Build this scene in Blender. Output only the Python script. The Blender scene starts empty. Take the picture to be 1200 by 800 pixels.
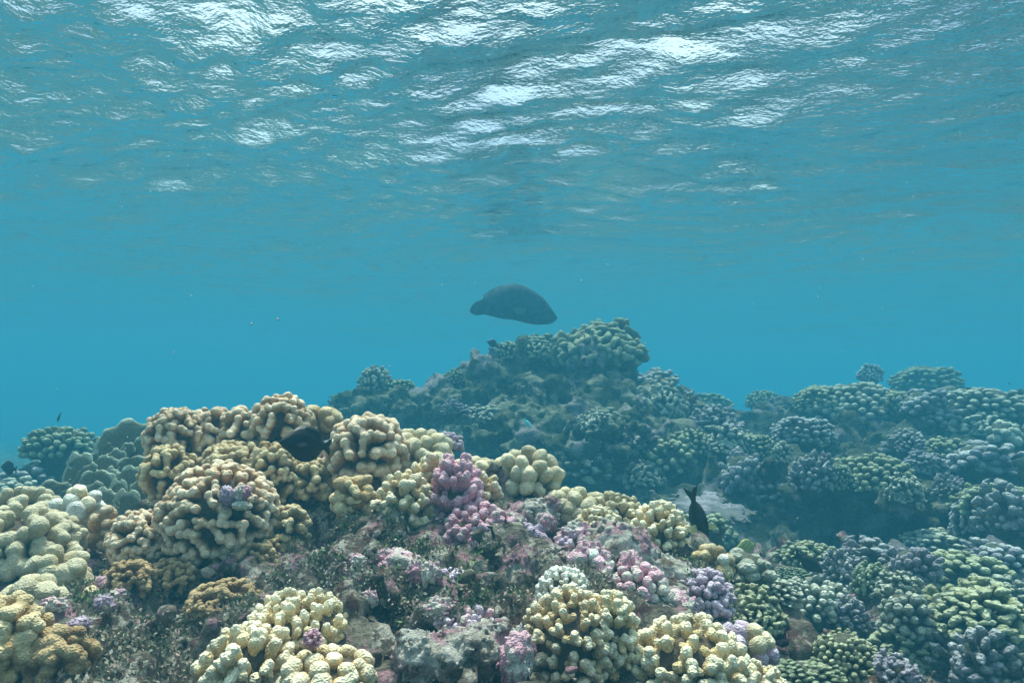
import bpy, math, random
import numpy as np
from mathutils import Vector, Matrix, Quaternion
from mathutils.bvhtree import BVHTree

# ------------------------------------------------------------------ camera, light, exposure
SC = bpy.context.scene
COL = SC.collection
PITCH = math.radians(5.0)
FOC = 800.0                                   # focal length in pixels of a 1200 px wide frame
cam = bpy.data.cameras.new('camera')
cam.sensor_width = 36.0
cam.lens = 36.0 * FOC / 1200.0
cam.clip_start = 0.02
cam.clip_end = 400.0
camo = bpy.data.objects.new('camera', cam)
COL.objects.link(camo)
camo.location = (0, 0, 0)
camo.rotation_euler = (math.radians(90) + PITCH, 0, 0)
SC.camera = camo

SUN_ELEV, SUN_AZ = math.radians(70), math.radians(-8)   # azimuth from +Y towards +X
world = bpy.data.worlds.new('World')
SC.world = world
world.use_nodes = True
wn = world.node_tree
bg = wn.nodes['Background']
sky = wn.nodes.new('ShaderNodeTexSky')
sky.sky_type = 'NISHITA'
sky.sun_disc = False
sky.sun_elevation = SUN_ELEV
sky.sun_rotation = SUN_AZ
sky.air_density = 1.0
sky.dust_density = 3.0
# broken bright cloud over the blue
tc = wn.nodes.new('ShaderNodeTexCoord')
cn = wn.nodes.new('ShaderNodeTexNoise')
cn.inputs['Scale'].default_value = 2.6
cn.inputs['Detail'].default_value = 6
wn.links.new(tc.outputs['Generated'], cn.inputs['Vector'])
cr = wn.nodes.new('ShaderNodeMapRange')
cr.inputs['From Min'].default_value = 0.36
cr.inputs['From Max'].default_value = 0.56
wn.links.new(cn.outputs['Fac'], cr.inputs['Value'])
cmx = wn.nodes.new('ShaderNodeMix')
cmx.data_type = 'RGBA'
wn.links.new(cr.outputs[0], cmx.inputs[0])
wn.links.new(sky.outputs[0], cmx.inputs[6])
cmx.inputs[7].default_value = (6.8, 7.5, 7.9, 1)
wn.links.new(cmx.outputs[2], bg.inputs[0])
bg.inputs[1].default_value = 0.13

sun = bpy.data.lights.new('sun', 'SUN')
sun.energy = 4.6
sun.angle = math.radians(10)
sun.color = (1.0, 0.92, 0.79)
suno = bpy.data.objects.new('sun', sun)
COL.objects.link(suno)
sd = Vector((math.sin(SUN_AZ) * math.cos(SUN_ELEV), math.cos(SUN_AZ) * math.cos(SUN_ELEV), math.sin(SUN_ELEV)))
suno.rotation_euler = sd.to_track_quat('Z', 'Y').to_euler()
suno.location = sd * 50

SC.view_settings.view_transform = 'Standard'
SC.view_settings.look = 'None'
SC.view_settings.gamma = 1.0
SC.view_settings.use_curve_mapping = False
SC.view_settings.exposure = 0.74
SC.render.engine = 'CYCLES'
SC.cycles.max_bounces = 8
SC.cycles.diffuse_bounces = 3
SC.cycles.glossy_bounces = 3
SC.cycles.volume_bounces = 1
SC.cycles.transparent_max_bounces = 12
SC.cycles.sample_clamp_indirect = 6.0

WATER_Z = 1.35
HAZE_DENSITY = 0.148
HAZE_COLOR = (0.050, 0.270, 0.412)
HAZE_ABSORB = (0.0, 0.19, 0.32)            # red dies first

rng = np.random.default_rng(11)
R = random.Random(5)

# ------------------------------------------------------------------ numpy noise
def _hash(ix, iy, iz, seed):
    h = (ix.astype(np.int64) * 374761393 + iy.astype(np.int64) * 668265263 + iz.astype(np.int64) * 2147483647 + seed * 974634777) & 0xffffffff
    h = ((h ^ (h >> 13)) * 1274126177) & 0xffffffff
    h = ((h ^ (h >> 16)) * 2246822519) & 0xffffffff
    return ((h ^ (h >> 15)) & 0xffffff).astype(np.float64) / float(0xffffff)

def vnoise(p, seed=0):
    """smooth value noise in -1..1 at points p (N,3)"""
    i = np.floor(p)
    f = p - i
    u = f * f * f * (f * (f * 6 - 15) + 10)
    ix, iy, iz = i[:, 0], i[:, 1], i[:, 2]
    out = np.zeros(len(p))
    for dx in (0, 1):
        wx = u[:, 0] if dx else 1 - u[:, 0]
        for dy in (0, 1):
            wy = u[:, 1] if dy else 1 - u[:, 1]
            for dz in (0, 1):
                wz = u[:, 2] if dz else 1 - u[:, 2]
                out += wx * wy * wz * _hash(ix + dx, iy + dy, iz + dz, seed)
    return out * 2 - 1

def fbm(p, octaves=3, seed=0, gain=0.5):
    a, s, out = 1.0, 1.0, 0.0
    for o in range(octaves):
        out = out + a * vnoise(p * s + o * 17.3, seed + o)
        a *= gain
        s *= 2.03
    return out

def worley(p, seed=0):
    """distance to the nearest feature point"""
    p = p.astype(np.float32)
    i = np.floor(p).astype(np.int32)
    lo = i.min(0) - 1
    n = i.max(0) - lo + 3
    g = np.indices(n).reshape(3, -1) + lo[:, None]
    T = np.stack([_hash(g[0], g[1], g[2], seed + k) * 0.8 + 0.1 for k in (1, 2, 3)], 1) + g.T
    T = T.astype(np.float32)
    base = ((i[:, 0] - lo[0]) * n[1] + (i[:, 1] - lo[1])) * n[2] + (i[:, 2] - lo[2])
    best = np.full(len(p), 9.0, np.float32)
    for dx in (-1, 0, 1):
        for dy in (-1, 0, 1):
            for dz in (-1, 0, 1):
                q = T[base + (dx * n[1] + dy) * n[2] + dz] - p
                best = np.minimum(best, np.einsum('ij,ij->i', q, q))
    return np.sqrt(best).astype(float)

# ------------------------------------------------------------------ surface nets (implicit solid -> quads)
def surface_net(f, origin, h):
    f = f.copy()
    for ax in range(3):
        for e in (0, -1):
            sl = [slice(None)] * 3
            sl[ax] = e
            f[tuple(sl)] = np.maximum(f[tuple(sl)], h * 0.3)
    s = f < 0
    cnt = np.zeros(tuple(n - 1 for n in f.shape), np.int8)
    off = [(a, b, c) for a in (0, 1) for b in (0, 1) for c in (0, 1)]
    n0, n1, n2 = cnt.shape
    for a, b, c in off:
        cnt += s[a:a + n0, b:b + n1, c:c + n2]
    act = (cnt > 0) & (cnt < 8)
    cells = np.argwhere(act)
    idx = np.full(cnt.shape, -1, np.int64)
    idx[act] = np.arange(len(cells))
    acc = np.zeros((len(cells), 3))
    num = np.zeros(len(cells))
    for o in off:
        for ax in range(3):
            if o[ax] == 1:
                continue
            p = list(o)
            p[ax] = 1
            c0 = cells + np.array(o)
            c1 = cells + np.array(p)
            f0 = f[c0[:, 0], c0[:, 1], c0[:, 2]]
            f1 = f[c1[:, 0], c1[:, 1], c1[:, 2]]
            m = (f0 < 0) != (f1 < 0)
            t = f0[m] / (f0[m] - f1[m])
            v = np.array(o, float)[None].repeat(m.sum(), 0)
            v[:, ax] = t
            acc[m] += v
            num[m] += 1
    verts = (cells + acc / num[:, None]) * h + np.array(origin)
    quads = []
    for ax in range(3):
        sl0 = [slice(1, -1)] * 3
        sl1 = [slice(1, -1)] * 3
        sl0[ax] = slice(0, -1)
        sl1[ax] = slice(1, None)
        a, b = s[tuple(sl0)], s[tuple(sl1)]
        e = np.argwhere(a != b)
        inside = a[e[:, 0], e[:, 1], e[:, 2]]
        base = e + 1
        base[:, ax] -= 1
        u, w = [(1, 2), (2, 0), (0, 1)][ax]
        def cid(du, dw):
            c = base.copy()
            c[:, u] += du
            c[:, w] += dw
            return idx[c[:, 0], c[:, 1], c[:, 2]]
        q = np.stack([cid(-1, -1), cid(0, -1), cid(0, 0), cid(-1, 0)], 1)
        q[~inside] = q[~inside][:, ::-1]
        quads.append(q)
    return verts, np.concatenate(quads)

def grid(lo, hi, h):
    ax = [np.arange(lo[k], hi[k] + h, h) for k in range(3)]
    X, Y, Z = np.meshgrid(*ax, indexing='ij')
    return np.stack([X, Y, Z], -1), lo

def make_mesh(name, verts, faces, smooth=True, attrs=None):
    me = bpy.data.meshes.new(name)
    n = faces.shape[1]
    me.vertices.add(len(verts))
    me.vertices.foreach_set('co', np.asarray(verts, np.float32).ravel())
    me.loops.add(len(faces) * n)
    me.loops.foreach_set('vertex_index', np.asarray(faces, np.int32).ravel())
    me.polygons.add(len(faces))
    me.polygons.foreach_set('loop_start', np.arange(0, len(faces) * n, n, dtype=np.int32))
    me.polygons.foreach_set('loop_total', np.full(len(faces), n, np.int32))
    if smooth:
        me.polygons.foreach_set('use_smooth', np.ones(len(faces), bool))
    for k, v in (attrs or {}).items():
        at = me.attributes.new(k, 'FLOAT', 'POINT')
        at.data.foreach_set('value', np.asarray(v, np.float32))
    me.update(calc_edges=True)
    me.validate()
    return me

def smin(a, b, k):
    h = np.clip(0.5 + 0.5 * (b - a) / k, 0, 1)
    return b * (1 - h) + a * h - k * h * (1 - h)

# ------------------------------------------------------------------ object helpers
def tag(o, label=None, cat=None, group=None, kind=None):
    if label: o['label'] = label
    if cat: o['category'] = cat
    if group: o['group'] = group
    if kind: o['kind'] = kind
    return o

def mesh_obj(name, me, mat=None, parent=None, loc=None):
    o = bpy.data.objects.new(name, me)
    COL.objects.link(o)
    if mat is not None and len(me.materials) == 0:
        me.materials.append(mat)
    if parent: o.parent = parent
    if loc is not None: o.location = loc
    return o

def empty(name, loc):
    o = bpy.data.objects.new(name, None)
    o.empty_display_size = 0.02
    COL.objects.link(o)
    o.location = loc
    return o

CP, SP = math.cos(PITCH), math.sin(PITCH)
def ray(px, py):
    v = (400 - py) / FOC
    return Vector(((px - 600) / FOC, CP - SP * v, SP + CP * v))
def at(px, py, Y):
    d = ray(px, py)
    return d * (Y / d.y)

# ------------------------------------------------------------------ materials
def mat_new(name):
    m = bpy.data.materials.new(name)
    m.use_nodes = True
    nt = m.node_tree
    return m, nt, nt.nodes['Principled BSDF']

def N(nt, kind, **kw):
    n = nt.nodes.new(kind)
    for k, v in kw.items():
        if k.startswith('i_'):
            n.inputs[k[2:].replace('_', ' ')].default_value = v
        else:
            setattr(n, k, v)
    return n

def mix(nt, fac, a, b, mode='MIX'):
    n = nt.nodes.new('ShaderNodeMix')
    n.data_type = 'RGBA'
    n.blend_type = mode
    for sock, v in ((n.inputs[0], fac), (n.inputs[6], a), (n.inputs[7], b)):
        if hasattr(v, 'node'):
            nt.links.new(v, sock)
        elif isinstance(v, (tuple, list)):
            sock.default_value = (*v, 1.0)
        else:
            sock.default_value = v
    return n.outputs[2]

def ramp(nt, src, lo, hi):
    n = nt.nodes.new('ShaderNodeMapRange')
    n.interpolation_type = 'SMOOTHSTEP'
    n.inputs['From Min'].default_value = lo
    n.inputs['From Max'].default_value = hi
    nt.links.new(src, n.inputs['Value'])
    return n.outputs['Result']

def noise(nt, co, scale, detail=3, rough=0.55):
    n = N(nt, 'ShaderNodeTexNoise')
    n.inputs['Scale'].default_value = scale
    n.inputs['Detail'].default_value = detail
    n.inputs['Roughness'].default_value = rough
    nt.links.new(co, n.inputs['Vector'])
    return n.outputs['Fac']

def coral_mat(name, body, tip, base=None, tip_lo=0.78, tip_hi=1.02, speck=None, patch=None, patch_amt=0.55, bump=0.6, bscale=300.0, pscale=14.0, var=0.14):
    """living coral: body colour, paler growing tips and darker stalks (pigment plus painted light and shade), optional coloured warts and overgrown patches"""
    m, nt, b = mat_new(name)
    L = nt.links
    geo = N(nt, 'ShaderNodeNewGeometry')
    oi = N(nt, 'ShaderNodeObjectInfo')
    ta = N(nt, 'ShaderNodeAttribute', attribute_name='tip')
    pos = geo.outputs['Position']
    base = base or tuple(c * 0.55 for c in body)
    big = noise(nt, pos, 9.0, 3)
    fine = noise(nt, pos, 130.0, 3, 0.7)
    c = mix(nt, ramp(nt, ta.outputs['Fac'], 0.3, 0.8), base, body)  # stalks darker than pigment alone: crease shade put into the colour
    c = mix(nt, ramp(nt, ta.outputs['Fac'], tip_lo, tip_hi), c, tip)  # pale growing tips, strengthened to paint in light from above
    if speck:
        ba = N(nt, 'ShaderNodeAttribute', attribute_name='wart')
        c = mix(nt, ramp(nt, ba.outputs['Fac'], 0.35, 0.85), c, speck)
    if patch:
        pn = noise(nt, pos, pscale, 4, 0.6)
        c = mix(nt, ramp(nt, pn, patch_amt, patch_amt + 0.07), c, patch)
    v = N(nt, 'ShaderNodeHueSaturation')
    # every branch and colony a slightly different tone
    r1 = N(nt, 'ShaderNodeMapRange')
    r1.inputs['To Min'].default_value = 1.0 - var
    r1.inputs['To Max'].default_value = 1.0 + var
    L.new(oi.outputs['Random'], r1.inputs['Value'])
    r2 = N(nt, 'ShaderNodeMapRange')
    r2.inputs['From Min'].default_value = 0.3
    r2.inputs['From Max'].default_value = 0.7
    r2.inputs['To Min'].default_value = 0.78
    r2.inputs['To Max'].default_value = 1.18
    L.new(big, r2.inputs['Value'])
    mm = N(nt, 'ShaderNodeMath', operation='MULTIPLY')
    L.new(r1.outputs[0], mm.inputs[0]); L.new(r2.outputs[0], mm.inputs[1])
    r3 = N(nt, 'ShaderNodeMapRange')
    r3.inputs['From Min'].default_value = 0.25
    r3.inputs['From Max'].default_value = 0.75
    r3.inputs['To Min'].default_value = 0.72
    r3.inputs['To Max'].default_value = 1.28
    L.new(fine, r3.inputs['Value'])
    m2 = N(nt, 'ShaderNodeMath', operation='MULTIPLY')
    L.new(mm.outputs[0], m2.inputs[0]); L.new(r3.outputs[0], m2.inputs[1])
    # polyps: tiny paler rims
    vz = N(nt, 'ShaderNodeTexVoronoi')
    vz.inputs['Scale'].default_value = bscale
    L.new(pos, vz.inputs['Vector'])
    r4 = N(nt, 'ShaderNodeMapRange')
    r4.inputs['From Max'].default_value = 0.75
    r4.inputs['To Min'].default_value = 0.87
    r4.inputs['To Max'].default_value = 1.13
    L.new(vz.outputs['Distance'], r4.inputs['Value'])
    m3 = N(nt, 'ShaderNodeMath', operation='MULTIPLY')
    L.new(m2.outputs[0], m3.inputs[0]); L.new(r4.outputs[0], m3.inputs[1])
    L.new(m3.outputs[0], v.inputs['Value'])
    L.new(c, v.inputs['Color'])
    L.new(v.outputs[0], b.inputs['Base Color'])
    b.inputs['Roughness'].default_value = 0.85
    b.inputs['Specular IOR Level'].default_value = 0.15
    b.inputs['Sheen Weight'].default_value = 0.12
    b.inputs['Sheen Roughness'].default_value = 0.5
    bn = N(nt, 'ShaderNodeBump')
    bn.inputs['Strength'].default_value = bump
    bn.inputs['Distance'].default_value = 0.005 * 300.0 / bscale
    hsum = N(nt, 'ShaderNodeMath', operation='ADD')
    L.new(vz.outputs['Distance'], hsum.inputs[0])
    L.new(noise(nt, pos, bscale * .22, 4, .6), hsum.inputs[1])
    L.new(hsum.outputs[0], bn.inputs['Height'])
    L.new(bn.outputs[0], b.inputs['Normal'])
    return m

def rock_mat(name, colors, scale=5.0, bump=0.7):
    """reef rock overgrown in patches: turf, pale sediment, pink coralline crust, dark red crust"""
    m, nt, b = mat_new(name)
    L = nt.links
    pos = N(nt, 'ShaderNodeNewGeometry').outputs['Position']
    c = mix(nt, ramp(nt, noise(nt, pos, scale * 2.1, 5, 0.65), 0.42, 0.60), colors[0], colors[1])
    for k, col in enumerate(colors[2:]):
        off = N(nt, 'ShaderNodeVectorMath', operation='ADD')
        off.inputs[1].default_value = (7.7 * (k + 1), 3.1 * k, 5.9)
        L.new(pos, off.inputs[0])
        pn = noise(nt, off.outputs[0], scale * (1.3 + 0.9 * k), 6, 0.62)
        c = mix(nt, ramp(nt, pn, 0.54, 0.60), c, col)
    fine = noise(nt, pos, 90.0, 5, 0.75)
    mr = N(nt, 'ShaderNodeMapRange')
    mr.inputs['From Min'].default_value = 0.25
    mr.inputs['From Max'].default_value = 0.75
    mr.inputs['To Min'].default_value = 0.5
    mr.inputs['To Max'].default_value = 1.5
    L.new(fine, mr.inputs['Value'])
    v = N(nt, 'ShaderNodeHueSaturation')
    L.new(mr.outputs[0], v.inputs['Value'])
    L.new(c, v.inputs['Color'])
    L.new(v.outputs[0], b.inputs['Base Color'])
    b.inputs['Roughness'].default_value = 0.95
    b.inputs['Specular IOR Level'].default_value = 0.1
    n1 = noise(nt, pos, 60.0, 6, 0.7)
    bn = N(nt, 'ShaderNodeBump')
    bn.inputs['Strength'].default_value = bump
    bn.inputs['Distance'].default_value = 0.05
    L.new(n1, bn.inputs['Height'])
    L.new(bn.outputs[0], b.inputs['Normal'])
    return m

def plain_mat(name, col, rough=0.7, var=0.25, scale=60.0, spec=0.3, col2=None):
    m, nt, b = mat_new(name)
    pos = N(nt, 'ShaderNodeTexCoord').outputs['Object']
    f = noise(nt, pos, scale, 3)
    c = mix(nt, ramp(nt, f, 0.35, 0.65), tuple(x * (1 - var) for x in col), col2 or tuple(x * (1 + var) for x in col))
    nt.links.new(c, b.inputs['Base Color'])
    b.inputs['Roughness'].default_value = rough
    b.inputs['Specular IOR Level'].default_value = spec
    return m

M = {}
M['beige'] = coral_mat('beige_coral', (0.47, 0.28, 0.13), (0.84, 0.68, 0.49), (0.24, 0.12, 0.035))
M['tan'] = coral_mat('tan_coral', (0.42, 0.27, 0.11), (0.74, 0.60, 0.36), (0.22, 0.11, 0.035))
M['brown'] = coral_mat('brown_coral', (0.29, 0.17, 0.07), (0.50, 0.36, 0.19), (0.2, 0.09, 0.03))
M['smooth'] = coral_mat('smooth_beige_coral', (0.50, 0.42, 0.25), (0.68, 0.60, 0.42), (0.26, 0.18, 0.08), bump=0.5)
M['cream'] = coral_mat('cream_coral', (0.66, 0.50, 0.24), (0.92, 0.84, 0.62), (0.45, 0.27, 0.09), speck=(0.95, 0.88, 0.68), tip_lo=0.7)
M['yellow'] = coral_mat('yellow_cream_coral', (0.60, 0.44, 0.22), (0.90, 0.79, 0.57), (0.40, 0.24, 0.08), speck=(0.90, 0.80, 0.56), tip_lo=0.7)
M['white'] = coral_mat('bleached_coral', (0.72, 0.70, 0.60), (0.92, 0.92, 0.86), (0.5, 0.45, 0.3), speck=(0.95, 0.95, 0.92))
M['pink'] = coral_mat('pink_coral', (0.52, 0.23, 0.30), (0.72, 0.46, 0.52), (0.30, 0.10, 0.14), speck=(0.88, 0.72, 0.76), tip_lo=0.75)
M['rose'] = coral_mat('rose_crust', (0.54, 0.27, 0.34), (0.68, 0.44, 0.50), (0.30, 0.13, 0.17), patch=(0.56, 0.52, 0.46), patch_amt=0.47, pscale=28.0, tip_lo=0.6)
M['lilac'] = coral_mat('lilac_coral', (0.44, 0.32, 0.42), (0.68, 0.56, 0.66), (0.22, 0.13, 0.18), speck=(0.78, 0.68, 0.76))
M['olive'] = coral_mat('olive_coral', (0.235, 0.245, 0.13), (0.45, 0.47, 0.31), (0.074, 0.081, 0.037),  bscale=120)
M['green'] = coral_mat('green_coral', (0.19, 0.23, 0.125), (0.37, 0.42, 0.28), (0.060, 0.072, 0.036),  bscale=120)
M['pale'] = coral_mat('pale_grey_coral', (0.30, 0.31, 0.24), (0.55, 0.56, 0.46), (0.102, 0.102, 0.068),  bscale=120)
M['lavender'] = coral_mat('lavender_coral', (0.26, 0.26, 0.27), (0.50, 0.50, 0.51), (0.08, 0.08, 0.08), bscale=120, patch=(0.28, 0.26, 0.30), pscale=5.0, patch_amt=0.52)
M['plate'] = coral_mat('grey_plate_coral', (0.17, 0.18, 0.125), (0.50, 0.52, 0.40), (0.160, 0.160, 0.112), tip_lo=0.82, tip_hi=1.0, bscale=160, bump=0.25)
M['core'] = rock_mat('coral_base_rock', [(0.10, 0.075, 0.05), (0.16, 0.12, 0.07), (0.12, 0.10, 0.09)], 12.0, 0.6)
M['fcore'] = rock_mat('far_base_rock', [(0.10, 0.11, 0.08), (0.15, 0.15, 0.11)], 5.0, 0.6)
M['near_rock'] = rock_mat('near_reef_rock', [(0.13, 0.11, 0.085), (0.30, 0.27, 0.21), (0.14, 0.08, 0.065), (0.50, 0.29, 0.33), (0.58, 0.54, 0.46)], 9.0, 0.9)
M['far_rock'] = rock_mat('far_reef_rock', [(0.05, 0.065, 0.035), (0.14, 0.15, 0.10), (0.27, 0.25, 0.27), (0.30, 0.30, 0.24)], 3.2, 0.9)
M['bommie'] = rock_mat('bommie_rock', [(0.10, 0.11, 0.07), (0.30, 0.31, 0.22), (0.36, 0.33, 0.34), (0.07, 0.09, 0.04)], 3.0, 0.9)
M['dead'] = rock_mat('dead_coral_rock', [(0.62, 0.57, 0.49), (0.88, 0.84, 0.76), (0.62, 0.36, 0.42), (0.30, 0.23, 0.17)], 10.0, 0.9)
M['sand'] = rock_mat('sandy_bottom', [(0.08, 0.09, 0.06), (0.20, 0.20, 0.15), (0.06, 0.07, 0.04)], 2.2, 0.6)

# ------------------------------------------------------------------ terrain heights
def idw(ctrl, X, Y, p=3.0, eps=0.03):
    num = np.zeros_like(X)
    den = np.zeros_like(X)
    for (cx, cy, cz) in ctrl:
        w = 1.0 / ((X - cx) ** 2 + (Y - cy) ** 2 + eps * eps) ** (p * 0.5)
        num += w * cz
        den += w
    return num / den

def ctrl(pts):
    return [tuple(at(*p)) for p in pts]

NEAR = ctrl([
    (-200, 800, .95), (-50, 800, .95), (100, 810, .95), (250, 820, .95), (400, 820, .95), (560, 810, .95), (700, 820, 1.0), (850, 830, 1.05), (960, 860, 1.15),
    (-200, 700, 1.2), (-50, 695, 1.2), (90, 700, 1.22), (200, 720, 1.25), (330, 720, 1.25), (450, 705, 1.28), (560, 690, 1.28), (660, 700, 1.25), (770, 700, 1.25), (860, 735, 1.25),
    (-200, 640, 1.55), (0, 645, 1.5), (110, 660, 1.5), (170, 640, 1.5), (250, 625, 1.58), (330, 630, 1.55), (420, 615, 1.5), (480, 620, 1.5), (550, 610, 1.5), (650, 620, 1.5), (740, 630, 1.45), (810, 670, 1.4), (870, 720, 1.35),
    (-200, 625, 1.8), (30, 630, 1.75), (110, 630, 1.75), (205, 552, 1.72), (150, 628, 1.74), (250, 515, 1.80), (300, 505, 1.82), (350, 512, 1.80), (385, 522, 1.80), (430, 545, 1.75), (500, 560, 1.75), (570, 565, 1.75), (640, 585, 1.72), (710, 605, 1.68), (770, 625, 1.6),
    (215, 540, 1.9), (140, 660, 1.9), (260, 512, 1.92), (330, 508, 1.94)]) + [
    (-2.2, 0.5, -.42), (-1.0, 0.4, -.46), (0, 0.4, -.48), (0.6, 0.4, -.52), (1.0, .5, -.75), (1.2, 1.0, -.8), (.95, 1.3, -.75), (.85, 1.6, -.72), (.7, 1.9, -.72), (.5, 2.2, -.74), (0.2, 2.4, -.76),
    (-.2, 2.4, -.72), (-.6, 2.45, -.7), (-1.0, 2.4, -.7), (-1.5, 2.3, -.66), (-2.2, 2.3, -.66), (-2.2, 1.9, -.5)]

RIGHT = ctrl([
    (900, 815, 1.75), (1000, 815, 1.7), (1100, 810, 1.65), (1220, 810, 1.6), (1400, 820, 1.6),
    (900, 760, 1.95), (1000, 745, 2.0), (1100, 740, 1.95), (1200, 740, 1.9), (1400, 740, 1.9),
    (880, 700, 2.3), (960, 700, 2.35), (1040, 695, 2.35), (1120, 690, 2.3), (1220, 690, 2.2), (1400, 690, 2.2),
    (860, 670, 2.6), (940, 668, 2.75), (1020, 665, 2.8), (1080, 655, 2.7), (1140, 640, 2.6), (1230, 640, 2.5), (1400, 640, 2.5),
    (840, 640, 2.95), (920, 650, 3.1), (1000, 648, 3.1), (1080, 640, 3.05), (1150, 600, 2.95), (1230, 600, 2.85), (1400, 600, 2.8),
    (800, 600, 3.3), (860, 588, 3.45), (940, 582, 3.3), (1010, 575, 3.25), (1080, 580, 3.3), (1150, 555, 3.35), (1230, 560, 3.2), (1400, 550, 3.2),
    (790, 570, 3.9), (860, 558, 3.8), (940, 545, 3.85), (1020, 545, 3.8), (1090, 540, 3.8), (1160, 530, 3.8), (1250, 520, 3.7), (1400, 520, 3.7),
    (800, 530, 4.6), (870, 525, 4.6), (940, 515, 4.6), (1010, 500, 4.5), (1090, 500, 4.5), (1160, 495, 4.4), (1250, 495, 4.4), (1400, 495, 4.4),
    (830, 500, 5.6), (900, 490, 5.5), (960, 480, 5.3), (1010, 470, 5.1), (1080, 472, 5.2), (1150, 475, 5.0), (1250, 475, 5.0), (1400, 475, 5.0),
    (860, 510, 6.6), (950, 500, 6.6), (1050, 490, 6.6), (1150, 490, 6.4), (1300, 490, 6.4)]) + [
    (.55, 1.4, -.85), (.7, 2.2, -.8), (.6, 2.7, -.82), (.5, 3.3, -.85), (.6, 4.0, -.8), (.8, 5., -.7), (1.0, 6.0, -.7), (1.5, 7.2, -.7), (3, 7.2, -.7), (5, 7, -.7)]

def sdf_terrain(lo, hi, h, hfun, amps, seed, extra=None):
    P, o = grid(lo, hi, h)
    X, Y, Z = P[..., 0], P[..., 1], P[..., 2]
    H = hfun(X[:, :, 0], Y[:, :, 0])[:, :, None]
    f = (Z - H) * 0.8
    if extra is not None:
        f = extra(f, P)
    band = np.abs(f) < 0.26
    q = P[band]
    d = np.zeros(len(q))
    for (fr, am, kind) in amps:
        if kind == 'w':
            d += am * (worley(q * fr + vnoise(q * fr * .7, seed + 5)[:, None] * .35, seed) - 0.5) * 1.6
        else:
            d += am * vnoise(q * fr, seed + int(fr * 7))
    f[band] = f[band] + d
    return surface_net(f, o, h)

TERR_V, TERR_F, _tn = [], [], 0
def register(v, f):
    global _tn
    TERR_V.append(v)
    TERR_F.append(f + _tn)
    _tn += len(v)

# near reef
v, f = sdf_terrain((-2.1, 0.28, -1.0), (1.25, 2.55, 0.06), 0.0125, lambda X, Y: idw(NEAR, X, Y) - 0.015,
                   [(4.5, .05, 'n'), (9, .06, 'w'), (21, .036, 'w'), (42, .018, 'w')], 3)
near_reef = mesh_obj('reef', make_mesh('near_reef', v, f), M['near_rock'])
tag(near_reef, kind='structure')
register(v, f)
NEAR_V, NEAR_F = v, f

# right reef with an undercut ledge
def ledge(f, P):
    X, Y, Z = P[..., 0], P[..., 1], P[..., 2]
    c = at(985, 628, 3.15)
    e = np.sqrt(((X - c.x) / .72) ** 2 + ((Y - c.y) / .42) ** 2 + ((Z - c.z) / .20) ** 2) - 1
    e = e * 0.2
    return -smin(-f, e, 0.06)
v, f = sdf_terrain((0.35, 1.2, -1.25), (5.2, 7.2, 0.5), 0.027, lambda X, Y: idw(RIGHT, X, Y, 3.2, .06) - 0.03,
                   [(2.2, .09, 'n'), (4.2, .14, 'w'), (9, .075, 'w'), (19, .04, 'w')], 9, ledge)
right_reef = mesh_obj('reef', make_mesh('right_reef', v, f), M['far_rock'])
tag(right_reef, kind='structure')
register(v, f)

# seabed sheet reaching past the limit of sight
def seabed_h(X, Y):
    z = -0.86 + 0 * X
    z += 0.34 * np.exp(-(((X + 2.7) / 1.3) ** 2 + ((Y - 4.0) / 1.2) ** 2))
    p = np.stack([X.ravel(), Y.ravel(), 0 * X.ravel()], 1)
    z += (0.10 * vnoise(p * .8, 4) + .05 * vnoise(p * 2.3, 5) + .03 * worley(p * 6, 6) + .015 * vnoise(p * 14, 7)).reshape(X.shape)
    far = np.clip((np.hypot(X, Y) - 9) / 30, 0, 1)
    return z - far * .8
s = np.linspace(-1, 1, 361)
g = np.sinh(s * 4.2) / np.sinh(4.2) * 70
GX, GY = np.meshgrid(g, g + 3.0, indexing='ij')
sv = np.stack([GX, GY, seabed_h(GX, GY)], -1).reshape(-1, 3)
n = len(g)
ii = np.arange(n * n).reshape(n, n)
sf = np.stack([ii[:-1, :-1], ii[1:, :-1], ii[1:, 1:], ii[:-1, 1:]], -1).reshape(-1, 4)
tag(mesh_obj('seabed', make_mesh('seabed', sv, sf), M['sand']), kind='structure')
register(sv, sf)

# the coral bommie in the middle distance: one craggy rock with an overhang
BL = [  # px, py, Y, rx, ry, rz
    (412, 482, 5.1, .15, .25, .10), (448, 474, 5.05, .20, .3, .13), (490, 476, 4.95, .24, .34, .11), (530, 470, 5.0, .22, .3, .15),
    (556, 460, 5.1, .17, .28, .17), (585, 448, 5.15, .18, .28, .2), (612, 433, 5.2, .15, .24, .2), (640, 434, 5.2, .13, .22, .15), (625, 455, 5.1, .3, .35, .2),
    (694, 440, 5.05, .27, .3, .25), (728, 446, 5.05, .10, .2, .2), (664, 474, 4.9, .36, .36, .2),
    (600, 490, 4.65, .20, .35, .06), (640, 506, 4.5, .30, .4, .065), (684, 500, 4.5, .26, .4, .10), (655, 488, 4.65, .3, .3, .09),
    (745, 490, 4.85, .26, .3, .24), (790, 488, 5.1, .16, .25, .2), (772, 530, 4.6, .30, .3, .24), (722, 540, 4.45, .22, .25, .16), (690, 556, 4.35, .17, .18, .10), (750, 592, 4.4, .5, .35, .24),
    (560, 566, 5.75, 1.05, .35, .52), (440, 545, 5.5, .45, .3, .32), (770, 560, 5.4, .5, .5, .6)]
lo, hi, h = (-1.9, 3.8, -1.1), (1.75, 6.6, 0.62), 0.021
P, o = grid(lo, hi, h)
f = np.full(P.shape[:3], 9.0)
for (px, py, Y, rx, ry, rz) in BL:
    c = at(px, py, Y)
    dd = (P - np.array(c)) / np.array([rx, ry, rz])
    e = (np.sqrt(np.sum(dd * dd, -1)) - 1) * min(rx, ry, rz)
    f = smin(f, e, 0.04)
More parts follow.
